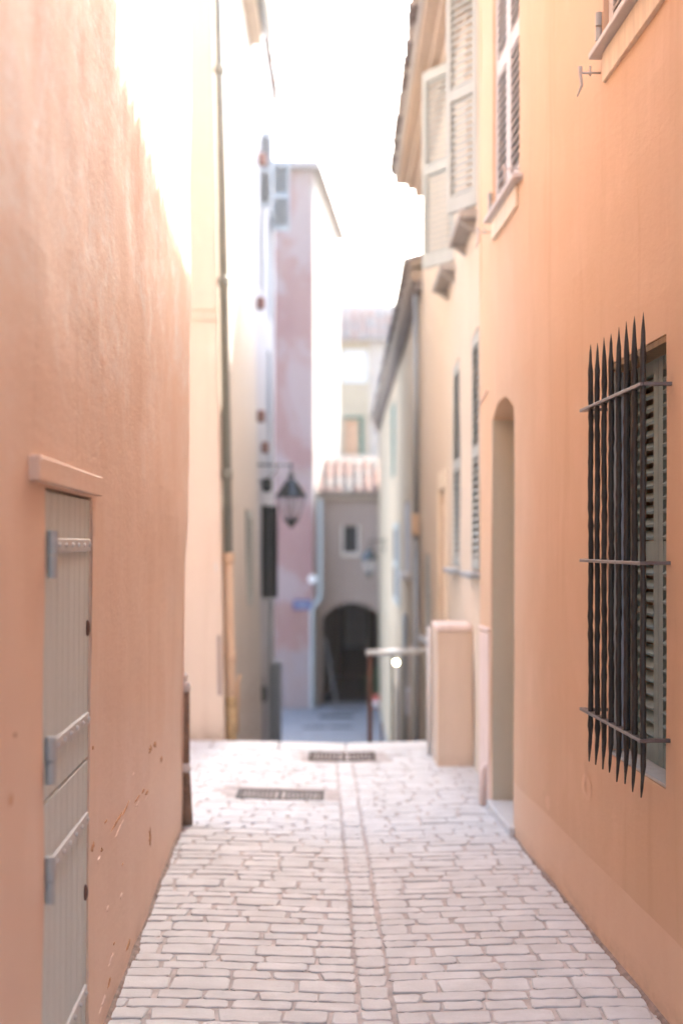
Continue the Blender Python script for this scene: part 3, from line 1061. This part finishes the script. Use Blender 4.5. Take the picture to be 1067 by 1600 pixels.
# big upper shutters standing ajar
for hx, hy, dx, dy, wd in ((0.965, 10.0, -0.19, 0.33, 0.38), (0.962, 11.98, -0.247, 0.39, 0.46)):
    l = math.hypot(dx, dy)
    fr = shutter(cream, (hx, hy, 4.0), (dx / l, dy / l), wd, 1.70, mat='shutter', pitch=0.049, t=0.04, stile=0.05, depth=0.046, thick=0.008, tilt=-56, out=-1,
                 rails=[(0, 0.11), (0.80, 0.88), (1.61, 1.70)], label='big grey-green louvred shutter standing ajar under the eave')
for u0, u1 in ((10.05, 10.95), (11.98, 12.9)):
    wpart('room_behind_shutter', cream, 'teal', WC, u0 + 0.004, u1 - 0.004, 4.005, 5.745, 0.13, 0.148)
    wpart('sill', cream, 'bracket', WC, u0 - 0.08, u1 + 0.08, 3.90, 3.96, -0.13, 0.02, bev=0.008)
    for uu in (u0 + 0.05, u1 - 0.05):
        bm = bmesh.new()
        hexa(bm, [WC(uu - 0.03, 3.82, -0.01), WC(uu + 0.03, 3.82, -0.01), WC(uu + 0.03, 3.82, 0.01), WC(uu - 0.03, 3.82, 0.01),
                  WC(uu - 0.03, 3.898, -0.12), WC(uu + 0.03, 3.898, -0.12), WC(uu + 0.03, 3.898, 0.01), WC(uu - 0.03, 3.898, 0.01)])
        link('sill_bracket', bm, 'bracket', cream)
# stepped soffit and tiles
for n, z0, z1 in ((-0.10, 5.70, 5.78), (-0.19, 5.785, 5.84), (-0.30, 5.845, 5.90)):
    wpart('soffit_moulding', cream, 'soffit', WC, 9.6, CE - 0.02, z0, z1, n, 0.02, bev=0.01)
tiled_roof(cream, (0.62, 8.30, 5.95), (0.62, CE + 0.05, 5.93), (0.95, 0, 0.29), 4.6, rows=3, mats=(TILEL, TILEG), slab_mat='bracket')  # near end carried unseen past the house to trim the sun patch opposite

# plaster pillar / parapet block in front of it
block = thing('parapet_pillar', (0.82, 10.55, 0), 'waist-high salmon plastered block at the top of the steps beside the cream house', 'pillar')
wb = facing(10.3)
wall(block, 'peach', lambda u, z, n=0.0: Vector((u, 10.3 + n, z)), 0.693, 0.951, -0.05, 0.975, depth=0.5, cell=0.13, disp=0.006, name='body')
link('cap', nbox(0.683, 0.952, 10.285, 10.82, 0.977, 1.025, bev=0.012), 'palepink', block)
bm = bmesh.new()
tube(bm, [(0.672, 10.86, 0.0), (0.672, 10.86, 0.98)], 0.02, 10)
link('standpipe', bm, 'pale', block, smooth=True)

# railing at the head of the steps
rail = thing('handrail', (0.55, 13.0, -0.3), 'steel topped iron railing across the head of the steps', 'railing')
RY = 13.0
bm = bmesh.new()
tube(bm, [((572 - 533.5) * RY / F, RY, H - 168 * RY / F), ((672 - 533.5) * RY / F, RY + 0.1, H - 166 * RY / F)], 0.028, 12)
link('top_rail', bm, 'steel', rail, smooth=True)
for px, r, m in ((578, 0.022, 'rustpost'), (629, 0.012, 'pipegreen'), (646, 0.012, 'pipegreen'), (663, 0.014, 'pipegreen'), (612, 0.012, 'pipegreen'), (596, 0.008, 'rustpost')):
    bm = bmesh.new()
    X = (px - 533.5) * RY / F
    tube(bm, [(X, RY, -0.345), (X, RY, 0.60 if px != 596 else -0.02)], r, 8)
    link('baluster', bm, m, rail)

# ------------------------------------------------------------------ next house on the right
sand = thing('sand_house', (0.97, 26, LOW), 'sand coloured house further down on the right under a brown curved eave', 'house')
WG = side(0.932, 0.0016, 1)
SE = 37.9
hs = [dict(u0=26.0, u1=28.0, z0=2.9, z1=4.3, d=0.15), dict(u0=20.0, u1=21.9, z0=1.2, z1=2.25, d=0.12), dict(u0=23.5, u1=26.6, z0=0.55, z1=2.0, d=0.10),
      dict(u0=24.5, u1=26.0, z0=-2.6, z1=-0.9, d=0.2)]
wall(sand, 'sand', WG, CE + 0.01, SE, LOW - 0.05, 4.75, hs, depth=6.0, cell=0.5, disp=0.012)
wpart('window', sand, 'teal', WG, 26.01, 27.99, 2.91, 4.29, 0.01, 0.05)
wpart('window', sand, 'bluegrey', WG, 20.01, 21.89, 1.21, 2.24, 0.01, 0.05)
wpart('sill', sand, 'pale', WG, 19.9, 22.0, 1.10, 1.19, -0.08, 0.02)
shutter(sand, WG(23.51, 0.56, 0.0), (0.0016, 1), 3.08, 1.43, mat='shutter', stile=0.12, pitch=0.1, slats=False, rails=[(0, 0.1), (0.65, 0.75), (1.33, 1.43)])
wpart('shutter_panel', sand, 'zinc', WG, 23.6, 26.5, 0.58, 1.97, 0.03, 0.06)
wpart('dark_door', sand, 'blackshutter', WG, 24.51, 25.99, -2.6, -0.91, 0.03, 0.08)
wall(sand, 'sand', side(2.6, 0, 1), 27.9, 37.8, 4.5, 14.2, depth=4.0, cell=1.0, disp=0.0, name='added_shade_block', label='unseen tall block added to shade the left-hand house')  # unseen block, added only to keep sun off the house opposite
link('shade_block_roof', nbox(2.4, 6.9, 27.7, 38.0, 14.21, 14.4), 'tilegrey', sand)  # lid of the added shading block
tiled_roof(sand, (0.80, CE + 0.02, 4.95), (0.83, SE, 4.90), (0.95, 0, 0.30), 4.2, rows=2, mats=(TILEL, TILEG), slab_mat='browneave')
wpart('eave_board', sand, 'browneave', WG, CE + 0.03, SE - 0.02, 4.74, 4.86, -0.13, 0.02)
wpart('soffit_moulding', sand, 'tilegrey', WG, CE + 0.03, SE - 0.02, 4.62, 4.735, -0.08, 0.02)
bm = bmesh.new()
xp = lambda px, Y: (px - 533.5) * Y / F
tube(bm, [(0.90, 17.1, LOW), (0.90, 17.1, 1.85)], 0.045, 10)
tube(bm, [(0.90, 17.1, 1.95), (0.90, 17.1, 4.6)], 0.035, 10)
link('drainpipe', bm, 'zinc', sand, smooth=True)
link('junction_box', nbox(0.84, 0.93, 17.0, 17.12, 1.72, 1.98, bev=0.01), 'pipeochre', sand)
for Y, r, z0, z1, m in ((18.6, 0.03, -1.6, 0.3, 'pale'), (20.6, 0.035, -2.0, 0.6, 'zinc'), (22.6, 0.03, -2.3, -0.2, 'pale')):
    bm = bmesh.new()
    tube(bm, [(0.92, Y, z0), (0.92, Y, z1)], r, 8)
    link('conduit', bm, m, sand, smooth=True)
link('meter_box', nbox(0.88, 0.97, 19.2, 19.5, -0.7, -0.35, bev=0.01), 'white', sand)

# ------------------------------------------------------------------ peach house on the left, facing wall and side wall
peach = thing('peach_house', (-1.2, 14, -1), 'peach and cream house on the left with a long drainpipe on its corner', 'house')
PL = -0.018
WP = facing(11.85)


def WPl(u, z, n=0.0):
    return Vector((u + PL * z * max(0, min(1, (u + 3) / 2)), 11.85 + n, z))


wall(peach, 'peach', WPl, -5.0, -0.975, -0.05, 8.3, depth=0.6, cell=0.3, disp=0.008)
for z in (3.48, 3.56):
    bm = bmesh.new()
    wbox(bm, WPl, -4.9, -0.99, z, z + 0.018, -0.010, 0.004)
    link('string_course', bm, 'peach', peach)
WB = side(-0.972, -0.003, -1, lean=PL)
BE = 18.2
hs = [dict(u0=15.6, u1=16.6, z0=0.9, z1=2.0, d=0.1)]
wall(peach, 'ivory', WB, 11.853, BE, LOW - 0.05, 8.15, hs, depth=5.0, cell=0.3, disp=0.010, label='ivory side wall facing the lane')
shutter(peach, WB(15.61, 0.91, 0.01), (-0.003, 1), 0.98, 1.08, mat='shutter', pitch=0.05, stile=0.06, out=-1, tilt=38, rails=[(0, 0.08), (1.0, 1.08)])
# eave, gutter
wpart('eave_soffit', peach, 'soffit', WB, 12.0, BE, 8.00, 8.10, -0.16, 0.02)
bm = bmesh.new()
a, b = WB(11.9, 8.16, -0.24), WB(BE, 8.16, -0.24)
tube(bm, [a, b], 0.07, 10)
link('gutter', bm, 'zinc', peach, smooth=True)
tiled_roof(peach, WB(11.9, 8.2, -0.2), WB(BE, 8.2, -0.2), (-0.95, 0, 0.30), 4.5, rows=2)
# drainpipe: green-grey above, ochre below, yellowed foot
pipe = bpy.data.objects.new('drainpipe', None)
COL.objects.link(pipe)
pipe.parent = peach


def pp(z):
    return Vector((-0.927 + PL * z, 12.02, z))


pipe.location = pp(0) - peach.location
tag(pipe, label='long drainpipe, dark grey-green above and ochre below')
for z0, z1, r, m in ((1.52, 8.1, 0.037, 'pipegreen'), (-0.245, 1.52, 0.041, 'pipeochre'), (-0.6, -0.25, 0.05, 'pipeold')):
    bm = bmesh.new()
    tube(bm, [pp(z0), pp(z1)], r, 16)
    link('pipe_length', bm, m, pipe, smooth=True)
for zc, r, m in ((5.62, 0.044, 'pipegreen'), (3.83, 0.044, 'pipegreen'), (2.2, 0.046, 'pipegreen'), (1.49, 0.050, 'pipeochre'), (0.66, 0.049, 'pipeochre'), (0.28, 0.049, 'pipeold')):
    bm = bmesh.new()
    tube(bm, [pp(zc - 0.045), pp(zc - 0.03), pp(zc + 0.03), pp(zc + 0.045)], [r - 0.006, r, r, r - 0.006], 16)
    link('pipe_collar', bm, m, pipe, smooth=True)
bm = bmesh.new()
tube(bm, [pp(-0.24), pp(0.26)], 0.0435, 16)
link('pipe_sleeve', bm, 'pipeold', pipe, smooth=True, label='yellowed foot of the drainpipe')
bm = bmesh.new()
tube(bm, [Vector((-0.885, 12.1, 0.0)), Vector((-0.88, 12.1, 0.42)), Vector((-0.86, 12.1, 0.5))], 0.017, 8)
link('side_pipe', bm, 'pipeochre', peach, smooth=True)
for z in (5.55, 4.72):
    bm = bmesh.new()
    tube(bm, [WB(14.2, z, 0.02), WB(14.2, z, -0.07)], 0.012, 8)
    link('wall_hook', bm, 'zinc', peach)
bm = bmesh.new()
wbox(bm, WPl, -1.022, -0.99, 0.35, 0.85, -0.006, 0.004)
link('corner_crack', bm, 'greige', peach)

# ------------------------------------------------------------------ house with black shutters, further down on the left
grey = thing('shuttered_house', (-1.2, 21, LOW), 'narrow grey-white house on the left with near-black shutters, beyond the ivory wall', 'house')
WS = side(-1.13, 0.0, -1)
GE = 24.0
hs = [dict(u0=20.1, u1=21.0, z0=0.85, z1=2.2, d=0.2), dict(u0=19.6, u1=20.6, z0=5.2, z1=7.0, d=0.2), dict(u0=22.2, u1=23.2, z0=5.2, z1=6.9, d=0.2),
      dict(u0=20.1, u1=21.0, z0=-2.5, z1=-0.3, d=0.2), dict(u0=21.8, u1=22.6, z0=2.6, z1=4.6, d=0.15)]
wall(grey, 'bluegrey', WS, BE + 0.01, GE, LOW - 0.05, 9.0, hs, depth=5.0, cell=0.4, disp=0.012)
for hinge, dd, w, h, mt in (((-1.15, 20.3, 0.84), (1, 0.05), 0.12, 1.33, 'blackshutter'), ((-1.04, 20.6, 0.84), (1, 0.05), 0.115, 1.33, 'blackshutter'),
                            ((-1.16, 20.0, 6.34), (1, 0.1), 0.18, 1.08, 'zinc'), ((-1.12, 23.0, 6.69), (1, 0.1), 0.28, 1.14, 'zinc')):
    l = math.hypot(*dd)
    sh = shutter(grey, hinge, (dd[0] / l, dd[1] / l), w, h, mat=mt, pitch=0.06, stile=0.03, depth=0.07, thick=0.012, tilt=30, out=-1, rails=[(0, 0.08), (h / 2 - 0.04, h / 2 + 0.04), (h - 0.08, h)])
    bm = bmesh.new()
    box(bm, 0.03, w - 0.03, 0.018, 0.028, 0.05, h - 0.05)
    link('back_board', bm, mt, sh, free=True)
for u0, u1, z0, z1 in ((20.1, 21.0, 0.85, 2.2), (19.6, 20.6, 5.2, 7.0), (22.2, 23.2, 5.2, 6.9), (20.1, 21.0, -2.5, -0.3), (21.8, 22.6, 2.6, 4.6)):
    wpart('window', grey, 'teal', WS, u0 + 0.01, u1 - 0.01, z0 + 0.01, z1 - 0.01, 0.12, 0.19)
tiled_roof(grey, WS(BE + 0.02, 9.05, -0.02), WS(GE, 9.05, -0.02), (-0.95, 0, 0.3), 4.4, rows=1)
for z, Y in ((6.75, 19.2), (4.75, 18.9), (3.25, 19.0), (2.9, 20.0)):
    link('flower_pot', nbox(-1.13, -1.02, Y, Y + 0.14, z, z + 0.16, bev=0.02), 'tile', grey)
link('bracket_lamp', nbox(-1.12, -0.98, 20.0, 20.2, 2.35, 2.55, bev=0.03), 'lampblack', grey)
link('letter_box', nbox(-1.12, -1.0, 19.0, 19.15, -0.5, -0.28, bev=0.03), 'blackshutter', grey)
link('green_door_leaf', nbox(-1.12, -0.925, 21.98, 22.03, -1.45, -0.2, bev=0.005), 'hinge', grey, label='pale blue-green louvred door leaf standing open')
bm = bmesh.new()
for i in range(24):
    z = -1.4 + i * 0.05
    box(bm, -1.10, -0.945, 21.955, 21.985, z, z + 0.028)
link('louvre_slats', bm, 'hinge', grey, kind='stuff')
bm = bmesh.new()
tube(bm, [(-1.06, 21.4, -0.2), (-1.06, 21.4, 0.8)], 0.03, 8)
link('drainpipe', bm, 'zinc', grey)

# ------------------------------------------------------------------ blotched rose tower at the bend
rose = thing('rose_house', (-1.5, 37, LOW), 'tall blotched rose house at the bend with a blue street sign', 'house')
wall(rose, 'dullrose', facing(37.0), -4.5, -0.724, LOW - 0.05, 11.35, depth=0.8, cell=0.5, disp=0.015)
A, B_ = Vector((-0.724, 37.003)), Vector((-0.07, 45.5))


def WD(u, z, n=0.0):
    p = A + (B_ - A) * u
    d = (B_ - A).normalized()
    q = p + Vector((-d.y, d.x)) * n
    return Vector((q.x, q.y, z))


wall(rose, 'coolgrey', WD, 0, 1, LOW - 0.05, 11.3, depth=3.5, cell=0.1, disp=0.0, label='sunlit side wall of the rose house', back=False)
bm = bmesh.new()
hexa(bm, [Vector((-4.6, 36.7, 11.36)), Vector((-0.5, 36.7, 11.36)), WD(1.02, 11.36, -0.25), Vector((-4.6, 45, 11.36)),
          Vector((-4.6, 36.9, 11.6)), Vector((-0.6, 36.9, 11.6)), WD(1.02, 11.6, -0.05), Vector((-4.6, 45, 11.6))])
link('roof', bm, 'tilegrey', rose)
bm = bmesh.new()
tube(bm, [(-0.76, 36.92, LOW), (-0.76, 36.92, -0.05), (-0.60, 36.9, 0.15), (-0.54, 36.9, 0.3), (-0.54, 36.9, 2.8)], 0.055, 8)
link('drainpipe', bm, 'zinc', rose)
link('string_line', nbox(-4.4, -0.73, 36.97, 36.995, 3.45, 3.50), 'greige', rose)
bm = bmesh.new()
lathe(bm, [(0, 0), (0.11, 0.0), (0.11, 0.05), (0, 0.05)], (0, 0, 0), 14)
bmesh.ops.rotate(bm, verts=bm.verts[:], cent=(0, 0, 0), matrix=Matrix.Rotation(R(90), 3, 'X'))
bmesh.ops.translate(bm, verts=bm.verts[:], vec=(-0.755, 36.99, 0.72))
link('round_plaque', bm, 'white', rose)
sign = thing('street_sign', (-1.02, 36.96, -0.05), 'small blue enamel street sign on the rose wall near the arch', 'sign')
link('plate', nbox(-1.25, -0.79, 36.94, 36.965, -0.07, 0.18, bev=0.008), 'signblue', sign)
bm = bmesh.new()
for x0, x1, z0, z1 in ((-1.19, -1.06, 0.08, 0.12), (-1.03, -0.86, 0.08, 0.12), (-1.15, -0.90, -0.01, 0.03)):
    box(bm, x0, x1, 36.931, 36.939, z0, z1)
link('lettering', bm, 'zinc', sign)

# ------------------------------------------------------------------ low house with the arch at the end
arch = thing('arch_house', (0.28, 38, LOW), 'low greige house at the end with an arched passage under a tiled roof', 'house')
W38 = facing(38.0)
hs = [dict(u0=-0.515, u1=1.08, z0=LOW, z1=0.06, d=0.5, arch=0.42, nofloor=True, back=False), dict(u0=0.06, u1=0.42, z0=1.42, z1=2.12, d=0.25)]
wall(arch, 'greige', W38, -0.72, 1.6, LOW, 2.98, hs, depth=8.0, cell=0.3, disp=0.01, back=False)
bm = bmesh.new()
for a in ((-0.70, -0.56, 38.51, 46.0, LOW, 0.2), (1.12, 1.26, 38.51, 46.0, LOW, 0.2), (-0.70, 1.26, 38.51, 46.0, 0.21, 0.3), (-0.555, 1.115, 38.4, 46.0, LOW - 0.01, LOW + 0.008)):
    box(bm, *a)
link('passage_shade_lining', bm, 'passage_shade', arch)  # blackened walls, ceiling and floor stand in for the passage's shade
link('passage_shade_end_wall', nbox(-0.72, 1.6, 46.05, 46.3, LOW, 2.9), 'passage_shade', arch)
wpart('window_frame', arch, 'pale', W38, 0.0, 0.50, 1.30, 1.40, -0.05, 0.02)
wpart('window_frame', arch, 'pale', W38, 0.0, 0.055, 1.41, 2.14, -0.03, 0.02)
wpart('window_frame', arch, 'pale', W38, 0.425, 0.48, 1.41, 2.14, -0.03, 0.02)
wpart('pane', arch, 'dark', W38, 0.07, 0.41, 1.43, 2.11, 0.10, 0.13)
win = wpart('passage_window', arch, 'zinc', facing(46.0), 0.10, 0.84, -1.7, 0.2, -0.05, 0.0)
for i in range(3):
    for j in range(4):
        wpart('pane', win, 'paleglass', facing(46.0), 0.14 + i * 0.23, 0.33 + i * 0.23, -1.62 + j * 0.44, -1.24 + j * 0.44, -0.07, -0.051)
tiled_roof(arch, (-0.74, 37.72, 3.0), (1.35, 37.72, 3.0), (0, 0.90, 0.42), 2.6, rows=6, pitch_m=0.26, mats=(TILED, TILEP), slab_mat='tiledimgrey')
wpart('eave_board', arch, 'browneave', W38, -0.70, 1.35, 2.84, 2.94, -0.2, 0.01)
# clutter in the passage
plank = nbox(-0.03, 0.03, -0.02, 0.02, 0, 1.75)
bmesh.ops.rotate(plank, verts=plank.verts[:], cent=(0, 0, 0), matrix=Matrix.Rotation(R(-10), 3, 'Y'))
bmesh.ops.rotate(plank, verts=plank.verts[:], cent=(0, 0, 0), matrix=Matrix.Rotation(R(-4), 3, 'X'))
bmesh.ops.translate(plank, verts=plank.verts[:], vec=(-0.14, 38.25, LOW + 0.012))
link('plank', plank, 'wood', label='pale blue-grey plank leaning inside the dark archway', category='plank')

# plant in a red and white pot by the arch
plant = thing('potted_plant', (0.95, 37.2, LOW), 'small bushy plant in a red and white pot right of the archway', 'plant')
bm = bmesh.new()
lathe(bm, [(0, 0), (0.13, 0), (0.17, 0.34), (0.15, 0.34), (0.14, 0.28), (0, 0.28)], (0.92, 37.2, LOW), 14)
link('pot', bm, 'terracotta', plant, smooth=True)
bm = bmesh.new()
lathe(bm, [(0, 0.05), (0.145, 0.05), (0.158, 0.16), (0.14, 0.17), (0, 0.17)], (0.92, 37.2, LOW), 14)
link('white_band', bm, 'white', plant, smooth=True)
bm = bmesh.new()
rg = random.Random(3)
for i in range(420):
    c = Vector((rg.gauss(0, 0.12), rg.gauss(0, 0.12), 0.6 + rg.gauss(0, 0.2))) + Vector((0.92, 37.2, LOW))
    a, b = Vector((rg.uniform(-1, 1), rg.uniform(-1, 1), rg.uniform(-1, 1))).normalized() * 0.06, Vector((rg.uniform(-1, 1), rg.uniform(-1, 1), rg.uniform(-1, 1))).normalized() * 0.025
    bm.faces.new([bm.verts.new(c + v) for v in (a, b, -a, -b)])
link('foliage', bm, 'leaf', plant, kind='stuff')

# ------------------------------------------------------------------ far pale yellow house
far = thing('yellow_house', (0.6, 50, LOW), 'pale yellow house in the distance above the arch with a white-blinded window', 'house')
W50 = facing(50.0)
hs = [dict(u0=0.0, u1=0.98, z0=7.3, z1=8.5, d=0.2), dict(u0=0.09, u1=0.78, z0=4.75, z1=6.05, d=0.3)]
wall(far, 'paleyellow', W50, -1.2, 0.98 + 0.0 + 0.02, LOW, 9.0, [dict(u0=0.0, u1=0.95, z0=7.3, z1=8.5, d=0.2), hs[1]], depth=4, cell=0.6, disp=0.0)
wall(far, 'coolgrey', facing(50.0), 1.003, 3.4, LOW, 8.95, [], depth=4, cell=0.6, disp=0.0, label='paler right part of the far house')
wpart('window_blind', far, 'paleglass', W50, 0.03, 0.92, 7.33, 8.47, 0.05, 0.1)
wpart('curtain', far, 'curtain', W50, 0.10, 0.60, 4.76, 6.04, 0.12, 0.16)
wpart('pane', far, 'teal', W50, 0.61, 0.77, 4.76, 6.04, 0.10, 0.16)
wpart('window_head', far, 'teal', W50, 0.05, 0.80, 6.06, 6.14, -0.03, 0.02)
tiled_roof(far, (-1.2, 49.7, 8.78), (2.2, 49.7, 8.78), (0, 0.80, 0.6), 2.7, rows=6, pitch_m=0.3, mats=(TILED, TILEP))
bm = bmesh.new()
tube(bm, [(0.67, 51.3, 10.1), (0.67, 51.3, 10.9)], 0.02, 6)
tube(bm, [(0.5, 51.3, 10.7), (0.84, 51.3, 10.7)], 0.012, 6)
link('antenna', bm, 'zinc', far)
bm = bmesh.new()
for i in range(9):
    box(bm, -0.4 + i * 0.22, -0.38 + i * 0.22, 49.5, 49.52, 4.1, 4.7)
box(bm, -0.45, 1.5, 49.49, 49.53, 4.7, 4.74)
link('balcony_rail', bm, 'zinc', far)
link('balcony_slab', nbox(-0.6, 1.6, 49.4, 49.99, 4.0, 4.1), 'pale', far)


# ------------------------------------------------------------------ street lanterns
def lantern(Y, px, py_top, wallx, label, size=1.0):
    X = (px - 533.5) * Y / F
    zt = H + (852 - py_top) * Y / F
    root = thing('street_lantern', (wallx, Y, zt + 0.1 * size), label, 'street lamp', 'black street lanterns on wall brackets')
    c = Vector((X, Y, zt))
    s = size
    bm = bmesh.new()
    zb = zt + 0.115 * s
    tube(bm, [(wallx, Y, zb), (X, Y, zb)], 0.014 * s, 8)
    tube(bm, [(X, Y, zb + 0.01), (X, Y, zt - 0.02 * s)], 0.012 * s, 8)
    bmesh.ops.create_icosphere(bm, subdivisions=1, radius=0.024 * s, matrix=Matrix.Translation((X, Y, zb + 0.005)))
    d = 1 if X > wallx else -1
    pts = []
    for i in range(9):
        t = i / 8
        pts.append((wallx + d * 0.28 * s * math.sin(t * math.pi / 2), Y, zb - 0.22 * s * math.cos(t * math.pi / 2)))
    tube(bm, pts, 0.009 * s, 6)
    box(bm, wallx - 0.012, wallx + 0.012, Y - 0.03 * s, Y + 0.03 * s, zb - 0.26 * s, zb + 0.08 * s)
    link('bracket', bm, 'lampblack', root, smooth=False)
    bm = bmesh.new()
    lathe(bm, [(0, 0.0), (0.035, -0.005), (0.04, -0.035), (0.03, -0.055), (0.035, -0.075), (0.075, -0.09), (0.085, -0.115), (0.12, -0.16), (0.155, -0.215), (0.175, -0.26), (0.215, -0.285), (0.215, -0.30), (0.19, -0.305), (0.0, -0.29)],
          (0, 0, 0), 24)
    bmesh.ops.transform(bm, matrix=Matrix.Translation(c) @ Matrix.Scale(s, 4), verts=bm.verts[:])
    link('hood', bm, 'lampblack', root, smooth=True)
    # four-sided tapering glass
    top, bot, zt0, zb0 = 0.165, 0.085, -0.305, -0.60
    a0 = R(28)

    def ring(r, z):
        return [Vector((math.cos(a0 + k * math.pi / 2 + math.pi / 4) * r * 1.19, math.sin(a0 + k * math.pi / 2 + math.pi / 4) * r * 1.19, z)) for k in range(4)]
    rt, rb = ring(top, zt0), ring(bot, zb0)
    for k in range(4):
        bm = bmesh.new()
        q = [rt[k], rt[(k + 1) % 4], rb[(k + 1) % 4], rb[k]]
        bm.faces.new([bm.verts.new(c + p * s) for p in q])
        link('lamp_pane', bm, 'lampglass', root)
    bm = bmesh.new()
    for k in range(4):
        tube(bm, [c + rt[k] * s, c + rb[k] * s], 0.009 * s, 6)
        tube(bm, [c + rt[k] * s, c + rt[(k + 1) % 4] * s], 0.008 * s, 6)
        tube(bm, [c + rb[k] * s, c + rb[(k + 1) % 4] * s], 0.008 * s, 6)
    tube(bm, [c + Vector((0, 0, -0.3)) * s, c + Vector((0, 0, -0.60)) * s], 0.010 * s, 6)
    link('lamp_frame', bm, 'lampblack', root)
    bm = bmesh.new()
    lathe(bm, [(0.0, -0.60), (0.10, -0.60), (0.11, -0.615), (0.07, -0.65), (0.04, -0.665), (0.045, -0.69), (0.02, -0.715), (0, -0.72)], (0, 0, 0), 16)
    bmesh.ops.transform(bm, matrix=Matrix.Translation(c) @ Matrix.Scale(s, 4), verts=bm.verts[:])
    link('base_finial', bm, 'lampblack', root, smooth=True)
    return root


lantern(18.8, 455, 740, -1.13, 'nearer and larger black street lantern, hanging from the left-hand wall before the rose house')
lantern(32.0, 577, 853, 0.975, 'farther and smaller black street lantern, hanging from the right-hand wall before the arch')

# small lit lamp by the dark door
lamp = thing('wall_light', ((619 - 533.5) * 24.3 / F, 24.3, H - (1035 - 852) * 24.3 / F), 'small lit round lamp on the right-hand wall just under the steel handrail', 'wall lamp')
lp = lamp.location
bm = bmesh.new()
bmesh.ops.create_uvsphere(bm, u_segments=14, v_segments=8, radius=0.030, matrix=Matrix.Translation(lp))
link('globe', bm, 'bulb', lamp, smooth=True)
bm = bmesh.new()
tube(bm, [lp + Vector((0.03, 0, 0.03)), (0.975, 24.3, lp.z + 0.06)], 0.012, 6)
link('arm', bm, 'pale', lamp)


# ------------------------------------------------------------------ drain grates
def grate(G, mat, label, n):
    cx, cy = (G['x0'] + G['x1']) / 2, (G['y0'] + G['y1']) / 2
    root = thing('drain_grate', (cx, cy, ground(cx, cy)), label, 'drain grate')

    def zz(x):
        return ground(x, cy) + 0.002

    def seg(x0, x1, y0, y1):
        bm = bmesh.new()
        hexa(bm, [(x0, y0, zz(x0) - 0.03), (x1, y0, zz(x1) - 0.03), (x1, y1, zz(x1) - 0.03), (x0, y1, zz(x0) - 0.03), (x0, y0, zz(x0)), (x1, y0, zz(x1)), (x1, y1, zz(x1)), (x0, y1, zz(x0))], bev=0.002)
        return bm
    x0, x1, y0, y1 = G['x0'], G['x1'], G['y0'], G['y1']
    xm = gx(cy) if x0 < gx(cy) < x1 else cx
    for a, b in ((x0, xm), (xm, x1)):
        link('rim', seg(a, b, y0, y0 + 0.025), mat, root)
        link('rim', seg(a, b, y1 - 0.025, y1), mat, root)
    link('rim', seg(x0, x0 + 0.025, y0 + 0.026, y1 - 0.026), mat, root)
    link('rim', seg(x1 - 0.025, x1, y0 + 0.026, y1 - 0.026), mat, root)
    link('rim', seg(xm - 0.012, xm + 0.012, y0 + 0.026, y1 - 0.026), mat, root)
    st = (x1 - x0 - 0.05) / n
    for i in range(n):
        x = x0 + 0.025 + st * (i + 0.5)
        if abs(x - xm) < 0.02:
            continue
        link('grate_bar', seg(x - st * 0.28, x + st * 0.28, y0 + 0.026, y1 - 0.026), mat, root)
    bm = bmesh.new()
    box(bm, x0 + 0.002, x1 - 0.002, y0 + 0.002, y1 - 0.002, -0.06, -0.036)
    link('pit', bm, 'dark', root)


grate(G1, 'grate2', 'wider grey drain grate set flat in the setts left of the gutter line', 18)
grate(G2, 'grate', 'rust-brown drain grate across the gutter at the very edge of the steps', 15)


# ------------------------------------------------------------------ added air veil that imitates lens glare
hz = nbox(-40, 40, -20, 75, LOW - 1.5, 26)
glare_haze = bpy.data.materials.new('lens_glare_air')
glare_haze.use_nodes = True
hn = glare_haze.node_tree
hn.nodes.clear()
pv = hn.nodes.new('ShaderNodeVolumePrincipled')
pv.inputs['Color'].default_value = (0.97, 0.97, 0.97, 1)
pv.inputs['Density'].default_value = GLARE_HAZE
pv.inputs['Anisotropy'].default_value = 0.8
ho = hn.nodes.new('ShaderNodeOutputMaterial')
hn.links.new(pv.outputs[0], ho.inputs['Volume'])
link('glare_haze', hz, glare_haze, kind='stuff', label='thin air added to imitate lens glare')
